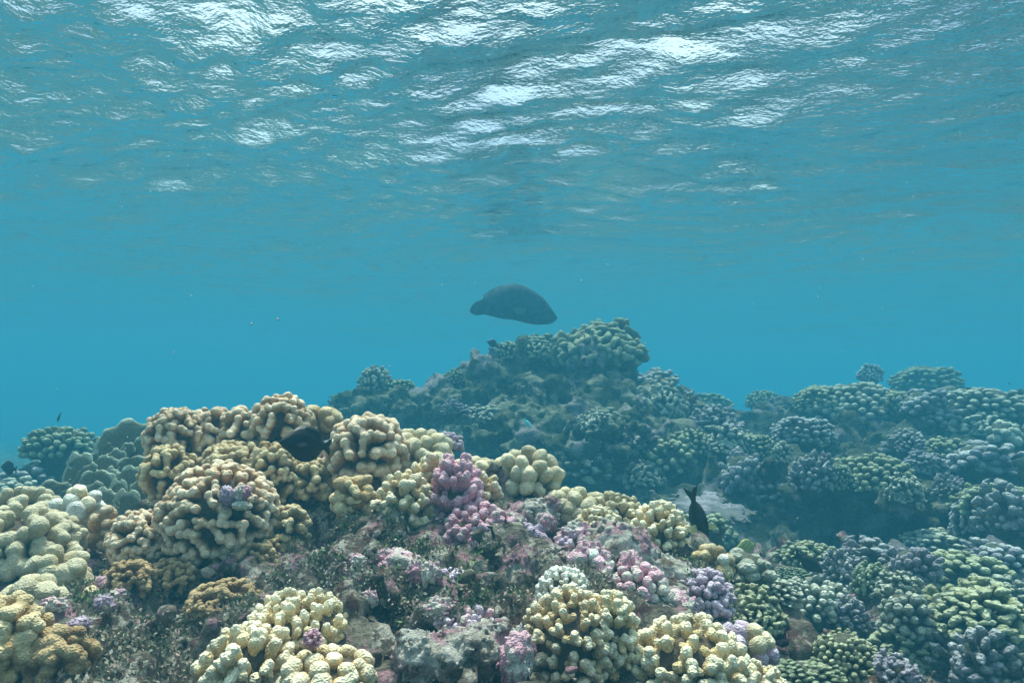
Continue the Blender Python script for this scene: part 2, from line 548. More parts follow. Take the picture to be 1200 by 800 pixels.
band = np.abs(f) < .3
q = P[band]
f[band] += .07 * vnoise(q * 3.2, 31) + .13 * (worley(q * 4.2 + vnoise(q * 3, 8)[:, None] * .4, 33) - .5) + .085 * (worley(q * 9 + vnoise(q * 7, 9)[:, None] * .4, 35) - .5) + .06 * (worley(q * 19, 37) - .5) + .02 * vnoise(q * 30, 39)
v, fc = surface_net(f, o, h)
bom = mesh_obj('reef_bommie', make_mesh('reef_bommie', v, fc), M['bommie'])
tag(bom, 'large craggy grey reef rock with a shadowed overhang below the big humped fish', 'rock')
register(v, fc)

BVH = BVHTree.FromPolygons(np.concatenate(TERR_V).tolist(), np.concatenate(TERR_F).tolist())
def hit(px, py):
    d = ray(px, py).normalized()
    loc, nor, i, dist = BVH.ray_cast(Vector((0, 0, 0)), d)
    return loc, nor

# ------------------------------------------------------------------ coral branches (unit size, stalk at z=0, tip about z=3)
def sd_capsule(P, a, b, ra, rb):
    a, b = np.array(a, float), np.array(b, float)
    ab = b - a
    t = np.clip(np.sum((P - a) * ab, -1) / np.dot(ab, ab), 0, 1)
    return np.linalg.norm(P - (a + t[..., None] * ab), axis=-1) - (ra + (rb - ra) * t)

def branch_mesh(name, kind, seed, h=0.13):
    r = random.Random(seed)
    zt = 2.4
    caps = []
    k = 0.3
    if kind == 'meander':       # short winding ridge on a stalk
        n = r.choice([2, 3, 3, 4])
        a = r.uniform(0, 6.28)
        p = np.array([0., 0.])
        pts = []
        for j in range(n):
            pts.append(p.copy())
            a += r.uniform(-.9, .9)
            p = p + np.array([math.cos(a), math.sin(a)]) * r.uniform(.52, .68)
        if r.random() < .5:
            q_ = pts[len(pts) // 2]
            pts.append(q_ + np.array([-math.sin(a), math.cos(a)]) * .62)
        pts = np.array(pts) - np.mean(pts, 0)
        tops = [(x, y, zt + r.uniform(-.2, .1)) for x, y in pts]
        for j, t in enumerate(tops):
            caps.append(((t[0] * .3, t[1] * .3, 0), (t[0], t[1], t[2] - .42), .26, .42 * r.uniform(.85, 1.15)))
            if j and j < n:
                caps.append(((tops[j - 1][0], tops[j - 1][1], tops[j - 1][2] - .6), (t[0], t[1], t[2] - .6), .25, .25))
        k = .1
    elif kind == 'round':
        for j in range(r.choice([1, 1, 2])):
            x, y = r.uniform(-.4, .4), r.uniform(-.4, .4)
            caps.append(((0, 0, 0), (x, y, zt - .65 + r.uniform(-.25, .1)), .34, r.uniform(.58, .74)))
        k = .2
    elif kind == 'oval':
        caps.append(((0, 0, 0), (r.uniform(-.2, .2), r.uniform(-.2, .2), zt - .5), .34, .54))
        caps.append(((0, 0, 0.9), (r.uniform(-.3, .3), r.uniform(-.3, .3), zt - .75), .4, .6))
    elif kind in ('finger', 'knob'):
        zt = 3.0
        lx, ly = r.uniform(-.3, .3), r.uniform(-.3, .3)
        caps.append(((0, 0, 0), (lx, ly, zt - .5), .46, .42))
        for j in range(r.choice([1, 2, 2, 3])):
            a = r.uniform(0, 6.28)
            z = r.uniform(1.1, 2.2)
            l = r.uniform(.5, .85)
            caps.append(((lx * z / 3, ly * z / 3, z - .3), (math.cos(a) * l, math.sin(a) * l, z + r.uniform(.3, .75)), .36, .33))
        k = .22
    P, o = grid((-2.0, -2.0, -.8), (2.0, 2.0, zt + .6), h)
    f = np.full(P.shape[:3], 9.0)
    for c in caps:
        f = smin(f, sd_capsule(P, *c), k)
    band = np.abs(f) < .5
    q = P[band]
    f[band] += .10 * vnoise(q * 1.6, seed) + .04 * vnoise(q * 4.2, seed + 1)
    if kind in ('finger', 'knob'):
        w = worley(q * (5.2 if kind == 'finger' else 2.6), seed + 3)
        f[band] -= (.085 if kind == 'finger' else .12) * np.clip(.55 - w, 0, .55) / .55
    v, fc = surface_net(f, o, h)
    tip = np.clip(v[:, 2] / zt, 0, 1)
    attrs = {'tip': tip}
    if kind in ('finger', 'knob'):
        attrs['wart'] = np.clip(1 - worley(v * (5.2 if kind == 'finger' else 2.6), seed + 3) / .6, 0, 1)
    else:
        attrs['wart'] = np.zeros(len(v))
    return v, fc, attrs

KINDS = {'meander': .1, 'round': .13, 'oval': .13, 'finger': .07, 'knob': .1}
RAW = {k: [branch_mesh(k, k, 100 + 7 * j + hash(len(k)) % 5, h) for j in range(7 if k == 'meander' else 5)] for k, h in KINDS.items()}
LOW = {k: [branch_mesh(k, k, 300 + 7 * j, .34 if k != 'finger' else .3) for j in range(4)] for k in ('meander', 'round', 'oval', 'knob', 'finger')}
_bm = {}
def branch_variant(kind, j, matname):
    key = (kind, j, matname)
    if key not in _bm:
        v, fc, at_ = RAW[kind][j]
        me = make_mesh('branch_' + kind, v, fc, True, at_)
        me.materials.append(M[matname])
        _bm[key] = me
    return _bm[key]

def dome_dirs(spacing, r, zmin=-.25, tries=2600):
    """blue-noise directions on the upper part of a sphere"""
    pts = np.zeros((0, 3))
    for _ in range(tries):
        z = r.uniform(zmin, 1)
        a = r.uniform(0, 2 * math.pi)
        s_ = math.sqrt(1 - z * z)
        p = np.array([s_ * math.cos(a), s_ * math.sin(a), z])
        if len(pts) == 0 or np.min(np.sum((pts - p) ** 2, 1)) > spacing * spacing:
            pts = np.vstack([pts, p])
    return pts

def core_mesh(seed, bumpy=.12):
    P, o = grid((-1.35, -1.35, -1.1), (1.35, 1.35, 1.35), .1)
    f = np.sqrt(P[..., 0] ** 2 + P[..., 1] ** 2 + (P[..., 2]) ** 2) - 1
    q = P.reshape(-1, 3)
    f += (bumpy * vnoise(q * 1.7, seed) + .09 * (worley(q * 3.2, seed + 2) - .5)).reshape(f.shape)
    return surface_net(f, o, .1)
CORES = [core_mesh(51 + 5 * j) for j in range(3)]
_cm = {}
def core_variant(j, matname):
    if (j, matname) not in _cm:
        v, fc = CORES[j]
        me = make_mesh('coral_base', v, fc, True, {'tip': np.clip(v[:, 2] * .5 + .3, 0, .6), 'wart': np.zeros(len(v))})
        me.materials.append(M[matname])
        _cm[(j, matname)] = me
    return _cm[(j, matname)]

def axis_quat(d, spin):
    return Vector(d).to_track_quat('Z', 'Y') @ Quaternion((0, 0, 1), spin)

def near_colony(name, label, group, center, rx, ry, rz, lobe, kind, matname, seed, zmin=-.3, up=0.35, stretch=1.0, base='core', alt=None, cat='coral', maxn=100, lean=None):
    """a colony of separate branches round a base; lobe = branch tip radius in metres"""
    r = random.Random(seed)
    root = empty(name, Vector(center) - Vector((0, 0, rz * .5)))
    tag(root, label, cat, group)
    b = mesh_obj('base', core_variant(seed % 3, base), None, root)
    blen = lobe * 2.6 * stretch
    inner = [max(.25 * q_, q_ - blen * .72) for q_ in (rx, ry, rz)]
    b.location = (0, 0, rz * .5)
    b.scale = inner
    rm = (rx * ry * max(rz, .6 * rx)) ** (1 / 3)
    dirs = dome_dirs(1.75 * lobe / rm * {'meander': 1.22, 'finger': 1.15}.get(kind, 1.05), r, zmin)
    order = sorted(range(len(dirs)), key=lambda i: dirs[i][1])      # the side facing the viewer first
    for i in order[:maxn]:
        d = dirs[i]
        p = Vector((d[0] * rx, d[1] * ry, d[2] * rz))
        nrm = Vector((d[0] / rx, d[1] / ry, d[2] / rz)).normalized()
        ax = (nrm + Vector((0, 0, up))).normalized()
        if lean: ax = (ax + Vector(lean)).normalized()
        sc = lobe * r.uniform(.82, 1.18) / .62
        st = sc * stretch * r.uniform(.9, 1.12)
        tipz = (2.4 if kind not in ('finger', 'knob') else 3.0) * st
        mn = matname if not alt or r.random() > alt[1] else alt[0]
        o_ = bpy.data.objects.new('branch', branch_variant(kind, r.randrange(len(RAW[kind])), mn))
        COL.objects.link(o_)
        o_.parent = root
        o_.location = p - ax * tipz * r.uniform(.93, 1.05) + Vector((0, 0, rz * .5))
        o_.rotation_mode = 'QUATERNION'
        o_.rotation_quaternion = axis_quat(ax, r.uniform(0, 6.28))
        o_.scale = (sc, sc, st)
    return root

# whole-colony crowns for the corals further off
def crown_arrays(kind, seed, spacing, zmin=-.2, squash=.85, wild=.12):
    r = random.Random(seed)
    dirs = dome_dirs(spacing, r, zmin, 5000)
    V, F, T, W, n_ = [], [], [], [], 0
    for d in dirs:
        v, fc, a = LOW[kind][r.randrange(len(LOW[kind]))]
        dv = Vector(d)
        ax = (dv + Vector((0, 0, .25))).normalized()
        sc = spacing / 1.75 / .62 * r.uniform(.78, 1.02)
        rad = 1 + wild * float(vnoise(np.array([d]) * 1.9 + seed, seed)[0])
        q_ = axis_quat(ax, r.uniform(0, 6.28)).to_matrix()
        m3 = np.array(q_) * sc
        tipz = 2.4 * sc
        loc = np.array(dv * rad - ax * tipz)
        w = v @ m3.T + loc
        w[:, 2] *= squash
        V.append(w); F.append(fc + n_); T.append(a['tip']); W.append(a['wart'])
        n_ += len(v)
    return np.concatenate(V), np.concatenate(F), {'tip': np.concatenate(T), 'wart': np.concatenate(W)}
CROWN = {'dome': [crown_arrays(k, 11 + j, s_, -.25, .88, .34) for j, (k, s_) in enumerate([('oval', .21), ('round', .22), ('oval', .18), ('meander', .23)])],
         'lump': [crown_arrays(k, 31 + j, s_, -.3, .9, .5) for j, (k, s_) in enumerate([('round', .26), ('knob', .30), ('meander', .25), ('knob', .24)])],
         'big': [crown_arrays('round', 41 + j, .5, -.2, .75, .15) for j in range(2)]}
_cr = {}
def crown_variant(kind, j, matname):
    if (kind, j, matname) not in _cr:
        v, fc, a = CROWN[kind][j]
        me = make_mesh('crown_' + kind, v, fc, True, a)
        me.materials.append(M[matname])
        _cr[(kind, j, matname)] = me
    return _cr[(kind, j, matname)]

def far_colony(name, label, group, px, py, wpx, hpx, kind, matname, seed, Y=None, sink=.25, cat='coral'):
    """px,py is the colony's middle and wpx,hpx its size on a 1200 px photograph; it rests on the rock behind or below"""
    r = random.Random(seed)
    if Y is None:
        loc, nor = hit(px, py + hpx * .32)
        Y = loc.y + wpx / FOC * loc.y * .12
    c = at(px, py, Y)
    m_ = Y / FOC
    rx, rz = wpx * m_ * .5, hpx * m_ * .5
    root = empty(name, c - Vector((0, 0, rz)))
    tag(root, label, cat, group)
    j = r.randrange(len(CROWN[kind]))
    dep = rx * r.uniform(.8, 1.0)
    zs = max(rz * 1.25, rx * .55)
    b = mesh_obj('base', core_variant(seed % 3, 'fcore'), None, root)
    b.scale = (rx * .72, dep * .72, zs * .74)
    top = rz * 2
    b.location = (0, dep * .1, top - zs * .9)
    g_, _n, _i, _d = BVH.ray_cast(c, Vector((0, 0, -1)))
    if g_ is not None and c.z - rz - g_.z > 0.02:            # a rocky foot down to whatever it grows on
        hgt = c.z - g_.z + .06
        ft = mesh_obj('foot', core_variant((seed + 1) % 3, 'fcore'), None, root)
        ft.scale = (rx * .6, dep * .6, hgt * .5)
        ft.location = (0, dep * .1, rz - hgt * .5)
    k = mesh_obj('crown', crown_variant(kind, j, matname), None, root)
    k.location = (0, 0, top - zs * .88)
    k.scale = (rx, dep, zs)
    k.rotation_euler = (r.uniform(-.12, .12), r.uniform(-.12, .12), r.uniform(0, 6.28) if abs(rx - dep) < rx * .1 else r.choice([0, math.pi]))
    return root
# ------------------------------------------------------------------ water surface, with its waves
def wave_h(X, Y):
    r = np.random.default_rng(3)
    z = np.zeros_like(X)
    p = np.stack([X.ravel(), Y.ravel(), np.zeros(X.size)], 1)
    wx = vnoise(p * .5, 61).reshape(X.shape) * .6
    wy = vnoise(p * .5, 62).reshape(X.shape) * .6
    for lam, amp, cnt in ((3.2, .010, 3), (1.5, .0058, 4), (.75, .0050, 5), (.36, .0036, 6), (.2, .0023, 6)):
        for _ in range(cnt):
            a = r.normal(1.25, .55)
            kx, ky = math.cos(a) * 6.283 / lam, math.sin(a) * 6.283 / lam
            lam2 = lam * r.uniform(.8, 1.2)
            z += amp * np.sin((kx * (X + wx) + ky * (Y + wy)) * lam / lam2 + r.uniform(0, 6.28))
    env = .8 + .6 * vnoise(p * .35, 64).reshape(X.shape)
    return WATER_Z + z * env
s = np.linspace(-1, 1, 560)
gx = np.sinh(s * 4.0) / np.sinh(4.0) * 60
gy = np.sinh(s * 4.0) / np.sinh(4.0) * 60 + 3.5
WX, WY = np.meshgrid(gx, gy, indexing='ij')
wv = np.stack([WX, WY, wave_h(WX, WY)], -1).reshape(-1, 3)
n = len(s)
ii = np.arange(n * n).reshape(n, n)
wf = np.stack([ii[:-1, :-1], ii[1:, :-1], ii[1:, 1:], ii[:-1, 1:]], -1).reshape(-1, 4)
m, nt, b = mat_new('water_surface')
nt.nodes.remove(b)
out = nt.nodes['Material Output']
pos = N(nt, 'ShaderNodeNewGeometry').outputs['Position']
mp = N(nt, 'ShaderNodeMapping')
mp.inputs['Rotation'].default_value = (0, 0, .35)
mp.inputs['Scale'].default_value = (.8, 1.25, 1)
nt.links.new(pos, mp.inputs['Vector'])
rip = noise(nt, mp.outputs[0], 9.0, 4, 0.62)
rip2 = noise(nt, mp.outputs[0], 38.0, 3, 0.6)
ad = N(nt, 'ShaderNodeMath', operation='MULTIPLY_ADD')
nt.links.new(rip2, ad.inputs[0]); ad.inputs[1].default_value = .22; nt.links.new(rip, ad.inputs[2])
bn = N(nt, 'ShaderNodeBump')
bn.inputs['Strength'].default_value = 1.0
bn.inputs['Distance'].default_value = 0.023
nt.links.new(ad.outputs[0], bn.inputs['Height'])
fr = N(nt, 'ShaderNodeFresnel')
fr.inputs['IOR'].default_value = 1.33
nt.links.new(bn.outputs[0], fr.inputs['Normal'])
tr = N(nt, 'ShaderNodeBsdfTransparent')
gl = N(nt, 'ShaderNodeBsdfGlossy')
gl.inputs['Roughness'].default_value = 0.03
gl.inputs['Color'].default_value = (1, 1, 1, 1)
nt.links.new(bn.outputs[0], gl.inputs['Normal'])
ms = N(nt, 'ShaderNodeMixShader')
nt.links.new(fr.outputs[0], ms.inputs[0]); nt.links.new(tr.outputs[0], ms.inputs[1]); nt.links.new(gl.outputs[0], ms.inputs[2])
nt.links.new(ms.outputs[0], out.inputs['Surface'])
tag(mesh_obj('water', make_mesh('water_surface', wv, wf), m), kind='structure')

# the body of water that everything fades into
x0, x1, y0, y1, z0, z1 = -75, 75, -70, 80, -3.2, WATER_Z + .55
hv = np.array([(x, y, z) for x in (x0, x1) for y in (y0, y1) for z in (z0, z1)], float)
hf = np.array([(0, 1, 3, 2), (4, 6, 7, 5), (0, 4, 5, 1), (2, 3, 7, 6), (0, 2, 6, 4), (1, 5, 7, 3)])
m, nt, b = mat_new('water_haze')
nt.nodes.remove(b)
pv = N(nt, 'ShaderNodeVolumePrincipled')
pv.inputs['Color'].default_value = (*HAZE_COLOR, 1)
pv.inputs['Density'].default_value = HAZE_DENSITY
pv.inputs['Anisotropy'].default_value = 0.0
pv.inputs['Absorption Color'].default_value = (*HAZE_ABSORB, 1)
nt.links.new(pv.outputs[0], nt.nodes['Material Output'].inputs['Volume'])
tag(mesh_obj('haze', make_mesh('haze', hv, hf, False), m), kind='stuff')

# ------------------------------------------------------------------ corals of the near reef, each colony a thing
MOUND = 'lobed beige colonies of the big coral mound'
RIDGE = 'branching colonies along the near ridge'
LEFTG = 'smooth lobed colonies at the left edge'
def nc(name, label, group, px, py, rpx, hpx, Y, lobepx, kind, mat_, seed, deep=.9, **kw):
    m_ = Y / FOC
    c = at(px, py, Y)
    near_colony(name, label, group, c, rpx * m_, rpx * m_ * deep, hpx * m_, lobepx * m_, kind, mat_, seed, **kw)

B = 'cauliflower_coral'
nc(B, 'pale beige lobed coral forming the upper left shoulder of the big mound', MOUND, 206, 512, 36, 36, 1.72, 6.1, 'meander', 'beige', 1, up=.1, zmin=-.45)
nc(B, 'beige winding-lobed coral on top of the mound, left of its peak', MOUND, 246, 512, 38, 36, 1.78, 6.5, 'meander', 'beige', 2, up=.1, zmin=-.4)
nc(B, 'beige lobed coral just below and left of the mound peak', MOUND, 286, 508, 32, 32, 1.76, 6.5, 'meander', 'beige', 3, up=.1, zmin=-.4)
nc(B, 'pale lobed coral at the very peak of the mound', MOUND, 328, 494, 36, 32, 1.75, 6.5, 'meander', 'beige', 4, up=.1, zmin=-.4)
nc(B, 'beige coral of narrow lobes in the middle of the mound above the big front dome', MOUND, 276, 545, 42, 30, 1.68, 6.1, 'meander', 'tan', 5, up=.1, zmin=-.4)
nc(B, 'tan folded coral on the mound directly left of the black oval fish', MOUND, 320, 556, 30, 40, 1.64, 6.1, 'meander', 'tan', 6, up=.1, zmin=-.6)
nc(B, 'tan lobed coral on the left flank of the mound beside a grassy gap', MOUND, 198, 556, 34, 36, 1.64, 6.1, 'meander', 'tan', 7, up=.1, zmin=-.5)
nc(B, 'large round beige dome of winding lobes at the mound front, holding a pink nub', MOUND, 256, 606, 70, 64, 1.50, 7.0, 'meander', 'beige', 8, up=.1, zmin=-.55)
nc(B, 'tan coral bulge on the lower right corner of the mound', MOUND, 340, 622, 24, 32, 1.52, 6.1, 'meander', 'tan', 9, up=.1, zmin=-.6)
nc(B, 'orange brown coral with dark gaps under the big front dome', MOUND, 290, 652, 46, 32, 1.48, 5.8, 'meander', 'brown', 10, up=.1, zmin=-.7)
nc(B, 'round tan coral clump at the lower left of the mound', MOUND, 164, 634, 36, 36, 1.46, 6.1, 'meander', 'beige', 11, up=.1, zmin=-.6)
nc(B, 'golden brown coral clump lowest on the left of the mound', MOUND, 152, 680, 30, 24, 1.36, 6.1, 'meander', 'brown', 12, up=.1, zmin=-.6)
nc(B, 'brown coral edge hidden under the lower left clump of the mound', MOUND, 205, 676, 28, 24, 1.40, 5.3, 'meander', 'brown', 13, up=.1, zmin=-.6)
nc(B, 'beige coral column on the outer left side of the mound', MOUND, 126, 622, 22, 30, 1.56, 7.5, 'round', 'beige', 14, zmin=-.6)
nc(B, 'dull beige coral behind the mound peak, sloping down to the right', MOUND, 372, 496, 34, 22, 1.92, 8, 'round', 'tan', 15)
nc(B, 'tan coral tucked under the black oval fish on the mound', MOUND, 366, 566, 24, 30, 1.66, 6.5, 'meander', 'tan', 16, up=.1, zmin=-.5)

nc(B, 'tall tan coral head of fat winding lobes right of the black oval fish', RIDGE, 430, 532, 48, 48, 1.70, 8.4, 'meander', 'beige', 20, up=.1, zmin=-.5)
nc(B, 'small golden coral stack under the tall tan head', RIDGE, 416, 586, 27, 30, 1.56, 9.3, 'meander', 'tan', 21, up=.1, zmin=-.7)
nc(B, 'greenish beige coral of round knobs behind the pink finger coral', RIDGE, 492, 532, 38, 32, 1.85, 9.5, 'round', 'smooth', 22, zmin=-.4)
nc(B, 'small greenish beige knobbed coral between the pink finger coral and the oval-lobed dome', RIDGE, 558, 556, 32, 24, 1.86, 8, 'round', 'smooth', 23)
nc(B, 'grey beige dome of upright oval lobes on the ridge right of the pink coral', RIDGE, 616, 560, 44, 36, 1.80, 8.5, 'oval', 'smooth', 24, zmin=-.3, stretch=1.1)
nc(B, 'low beige coral of rounded knobs on the ridge right of the oval-lobed dome', RIDGE, 672, 594, 38, 26, 1.72, 8, 'round', 'smooth', 25)
F_ = 'finger_coral'
nc(F_, 'lavender finger coral peeping over the greenish knobbed coral', RIDGE, 524, 520, 20, 14, 2.0, 4.0, 'finger', 'lilac', 26)
nc(F_, 'cream yellow finger coral with fuzzy tips left of the pink finger coral', RIDGE, 474, 596, 36, 46, 1.50, 7.2, 'finger', 'yellow', 27, zmin=-.6, up=.6)
nc(F_, 'tall cream yellow coral spire leaning on the pink finger coral', RIDGE, 504, 566, 22, 38, 1.58, 6.8, 'finger', 'yellow', 28, zmin=-.3, up=.9)
nc(F_, 'cream coral branch poking out right of the pink finger coral', RIDGE, 570, 582, 20, 30, 1.60, 6.0, 'finger', 'yellow', 29, zmin=-.3, up=.5, lean=(.4, 0, 0))
nc(F_, 'pink finger coral with long upright warty fingers in the middle of the ridge', RIDGE, 534, 580, 34, 50, 1.52, 6.8, 'finger', 'pink', 30, zmin=-.5, up=.8, stretch=1.25)
nc(F_, 'pink finger coral with short rounded fingers low on the right of the tall one', RIDGE, 562, 626, 46, 36, 1.46, 6.4, 'finger', 'pink', 31, zmin=-.5, up=.4, alt=('rose', .3))
nc(F_, 'pale beige finger coral ridge crest behind the white encrusted rock', RIDGE, 722, 602, 32, 26, 1.68, 5.2, 'finger', 'smooth', 32, up=.7)
nc(F_, 'light beige coral with upright fingers at the right end of the ridge crest', RIDGE, 772, 622, 34, 36, 1.58, 5.2, 'finger', 'cream', 33, up=.7, stretch=1.2)
nc(F_, 'bluish white branching coral tuft above the large cream finger coral', RIDGE, 660, 694, 32, 30, 1.20, 4.4, 'finger', 'white', 34, up=.6)
nc(F_, 'large cream finger coral cut by the bottom edge, left of the rounder cream one', RIDGE, 668, 752, 58, 62, 1.08, 7.2, 'finger', 'yellow', 35, zmin=-.4, up=.55)
nc(F_, 'cream finger coral column on the right flank of the large one', RIDGE, 718, 748, 30, 56, 1.07, 6.8, 'finger', 'cream', 36, zmin=-.3, up=.7)
nc(F_, 'broad creamy coral dome with thick stubby fingers at the bottom edge', RIDGE, 806, 782, 72, 58, 1.08, 8.8, 'finger', 'cream', 37, zmin=-.3, up=.5)
nc(F_, 'small cream finger coral at the bottom right end of the near reef', RIDGE, 888, 800, 34, 22, 1.08, 6.4, 'finger', 'cream', 38)
nc(F_, 'cream finger coral with slender upright fingers at the bottom left', RIDGE, 352, 726, 58, 34, 1.12, 6.8, 'finger', 'cream', 39, zmin=-.2, up=.9, stretch=1.25)
nc(F_, 'cream coral with thick blunt fingers at the bottom edge left of centre', RIDGE, 288, 776, 56, 44, 1.02, 9.6, 'finger', 'cream', 40, zmin=-.4, up=.5)
nc(F_, 'pale yellow crusty coral at the bottom edge below the slender cream fingers', RIDGE, 384, 790, 56, 30, 1.0, 10, 'round', 'yellow', 41, up=.4, stretch=.8)
nc(F_, 'lilac finger coral on the right shoulder of the near reef', RIDGE, 824, 706, 36, 40, 1.36, 5.2, 'finger', 'lilac', 42, zmin=-.5, up=.4)
nc(B, 'small tan coral head under the diving dark fish', RIDGE, 836, 660, 26, 24, 1.52, 8, 'round', 'tan', 43, alt=('white', .2))
nc(B, 'mauve smooth-lobed coral behind the broad creamy dome', RIDGE, 868, 760, 40, 30, 1.22, 10, 'round', 'lilac', 44, alt=('smooth', .5))
nc(F_, 'small pink and white coral nub on the slender cream fingers', RIDGE, 366, 748, 12, 11, 1.0, 3.2, 'finger', 'pink', 45)

S_ = 'lobe_coral'
nc(S_, 'beige lobed coral at the left edge in front of the grey plate coral', LEFTG, 22, 596, 42, 26, 1.78, 8, 'meander', 'smooth', 50)
nc(S_, 'bleached cream coral cluster just below the grey plate coral', LEFTG, 92, 594, 28, 26, 1.70, 9, 'round', 'white', 51, alt=('cream', .5))
nc(S_, 'big pale beige coral of fat smooth lobes at the left edge', LEFTG, 22, 640, 68, 48, 1.48, 11, 'meander', 'smooth', 52, zmin=-.5)
nc(S_, 'row of fat beige lobes running down toward the white-spotted coral', LEFTG, 72, 668, 36, 30, 1.36, 11, 'round', 'smooth', 53, zmin=-.4)
nc(S_, 'beige smooth coral with a bleached white lobe on top', LEFTG, 36, 706, 36, 32, 1.18, 11.5, 'round', 'smooth', 54, alt=('white', .18), zmin=-.4)
nc(S_, 'large tan lobed coral in the bottom left corner', LEFTG, -2, 752, 60, 52, .98, 13, 'meander', 'tan', 55, up=.1, zmin=-.5)
nc(S_, 'brown flat-lobed coral beside the bottom left corner coral', LEFTG, 72, 770, 38, 36, .98, 12, 'meander', 'brown', 56, up=.1, zmin=-.4)
nc(B, 'small beige knob coral among pink nubs left of centre', LEFTG, 102, 706, 16, 20, 1.3, 7, 'round', 'tan', 57, zmin=-.4)

nc(B, 'dark orange brown coral patch in the shadow below the mound', MOUND, 268, 704, 46, 24, 1.30, 6.5, 'meander', 'brown', 58, zmin=-.4)

# lumps of dead coral overgrown with crusts
def sdf_lump(seed, rx=1.0, ry=.9, rz=.8, big=.16, knob=.2, fine=1.0):
    P, o = grid((-1.6, -1.6, -1.5), (1.6, 1.6, 1.5), .06)
    q = P.reshape(-1, 3)
    f = (np.sqrt((P[..., 0] / rx) ** 2 + (P[..., 1] / ry) ** 2 + (P[..., 2] / rz) ** 2) - 1) * min(rx, ry, rz)
    g = f.ravel()
    bnd = np.abs(g) < .7
    qq = q[bnd]
    g[bnd] += big * vnoise(qq * 1.3, seed) + knob * (worley(qq * 2.2 + vnoise(qq * 2, seed)[:, None] * .3, seed + 2) - .5) * 1.7 + fine * .22 * (worley(qq * 4.6, seed + 4) - .5) + fine * .11 * (worley(qq * 10, seed + 6) - .5) + .04 * vnoise(qq * 14, seed)
    v, fc = surface_net(g.reshape(f.shape), o, .06)
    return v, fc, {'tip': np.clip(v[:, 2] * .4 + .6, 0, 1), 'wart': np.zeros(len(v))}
LUMP = [sdf_lump(71 + 9 * j) for j in range(4)] + [sdf_lump(171 + 9 * j, 1, .9, .85, .12, .34, .12) for j in range(4)]
_lm = {}
def lump(name, label, group, px, py, wpx, hpx, mat_, seed, Y=None, cat='rock', sink=.25):
    r = random.Random(seed)
    if Y is None:
        loc, nor = hit(px, py)
        Y = loc.y
        py -= hpx * .2
    m_ = Y / FOC
    c = at(px, py, Y)
    j = r.randrange(4) + (4 if mat_ in ('rose', 'lilac', 'white') else 0)
    if (j, mat_) not in _lm:
        me = make_mesh('lump', LUMP[j][0], LUMP[j][1], True, LUMP[j][2])
        me.materials.append(M[mat_])
        _lm[(j, mat_)] = me
    o_ = mesh_obj(name, _lm[(j, mat_)])
    o_.location = c
    o_.scale = (wpx * m_ * .5, (wpx + hpx) * .25 * m_, hpx * m_ * .56)
    o_.rotation_euler = (0, 0, r.choice([0, 3.14159]))
    tag(o_, label, cat, group)
    return o_
DEAD = 'crusted dead coral lumps on the near reef'
lump('coral_rock', 'whitish dead coral rock with pink patches right of the pink finger coral', DEAD, 622, 606, 70, 50, 'dead', 1, 1.56)
lump('coral_rock', 'broad pink and white crusted rock in the middle of the right ridge', DEAD, 722, 650, 96, 76, 'dead', 2, 1.42)
lump('coral_rock', 'white and pink rock below the light beige upright fingers', DEAD, 782, 678, 70, 60, 'dead', 4, 1.4)
lump('coral_rock', 'pale crusted rock at the bottom edge left of the large cream finger coral', DEAD, 556, 762, 96, 70, 'dead', 3, 1.06)
lump('coral_rock', 'pinkish white knobbly rock near the bottom edge beside a dark hole', DEAD, 496, 768, 70, 60, 'dead', 5, 1.06)
lump('coral_rock', 'grey leaning rock slab above the bluish white coral tuft', DEAD, 610, 678, 60, 70, 'near_rock', 6, 1.3)
lump('coral_rock', 'purple grey encrusted rock beside the pink fingers', DEAD, 622, 638, 44, 50, 'lilac', 7, 1.46)
lump('coral_rock', 'pink crusted rock under the slender cream fingers on the right', DEAD, 606, 770, 40, 60, 'rose', 8, 1.0)
lump('coral_rock', 'pale knobbly crusted rock under the short pink fingers', DEAD, 566, 682, 60, 40, 'dead', 21, 1.36)
lump('coral_rock', 'pink mottled rock between the whitish dead rock and the lilac finger coral', DEAD, 786, 712, 56, 44, 'rose', 22, 1.3)
lump('coral_rock', 'small pale rock above the bluish white coral tuft', DEAD, 648, 656, 44, 34, 'dead', 23, 1.36)
lump('coral_rock', 'pinkish grey rock in the hollow under the yellow finger coral', DEAD, 466, 668, 60, 44, 'rose', 24, 1.36)
lump('coral_rock', 'grey pink lump of rubble right of the mound foot', DEAD, 410, 676, 56, 40, 'dead', 25, 1.34)
nc(F_, 'dull mauve finger coral low between the pink nubs in the centre', RIDGE, 532, 690, 34, 24, 1.3, 5.2, 'finger', 'lilac', 59, up=.4)
nc(F_, 'pale pinkish finger coral wedged beside the whitish dead rock', RIDGE, 676, 640, 28, 26, 1.42, 4.8, 'finger', 'lilac', 60, up=.5, alt=('rose', .4))
nc(F_, 'short cream finger coral in front of the grey beige ridge knobs', RIDGE, 700, 612, 26, 20, 1.56, 4.8, 'finger', 'cream', 61, up=.6)
nc(F_, 'pale pink finger coral spreading below the short pink fingers', RIDGE, 590, 652, 34, 26, 1.42, 6, 'finger', 'pink', 62, up=.4)
nc(F_, 'pink knobbed coral hanging on the broad crusted rock toward the lilac finger coral', RIDGE, 748, 690, 36, 30, 1.30, 6, 'round', 'rose', 63, up=.2, zmin=-.5)
nc(F_, 'pale mauve knobbed coral on the left face of the broad crusted rock', RIDGE, 692, 664, 30, 26, 1.34, 6, 'round', 'rose', 64, up=.2, zmin=-.5, alt=('white', .2))
nc(F_, 'dusty pink low finger coral above the pale bottom edge rock', RIDGE, 548, 728, 38, 20, 1.16, 5.5, 'finger', 'lilac', 65, up=.4, alt=('rose', .4))
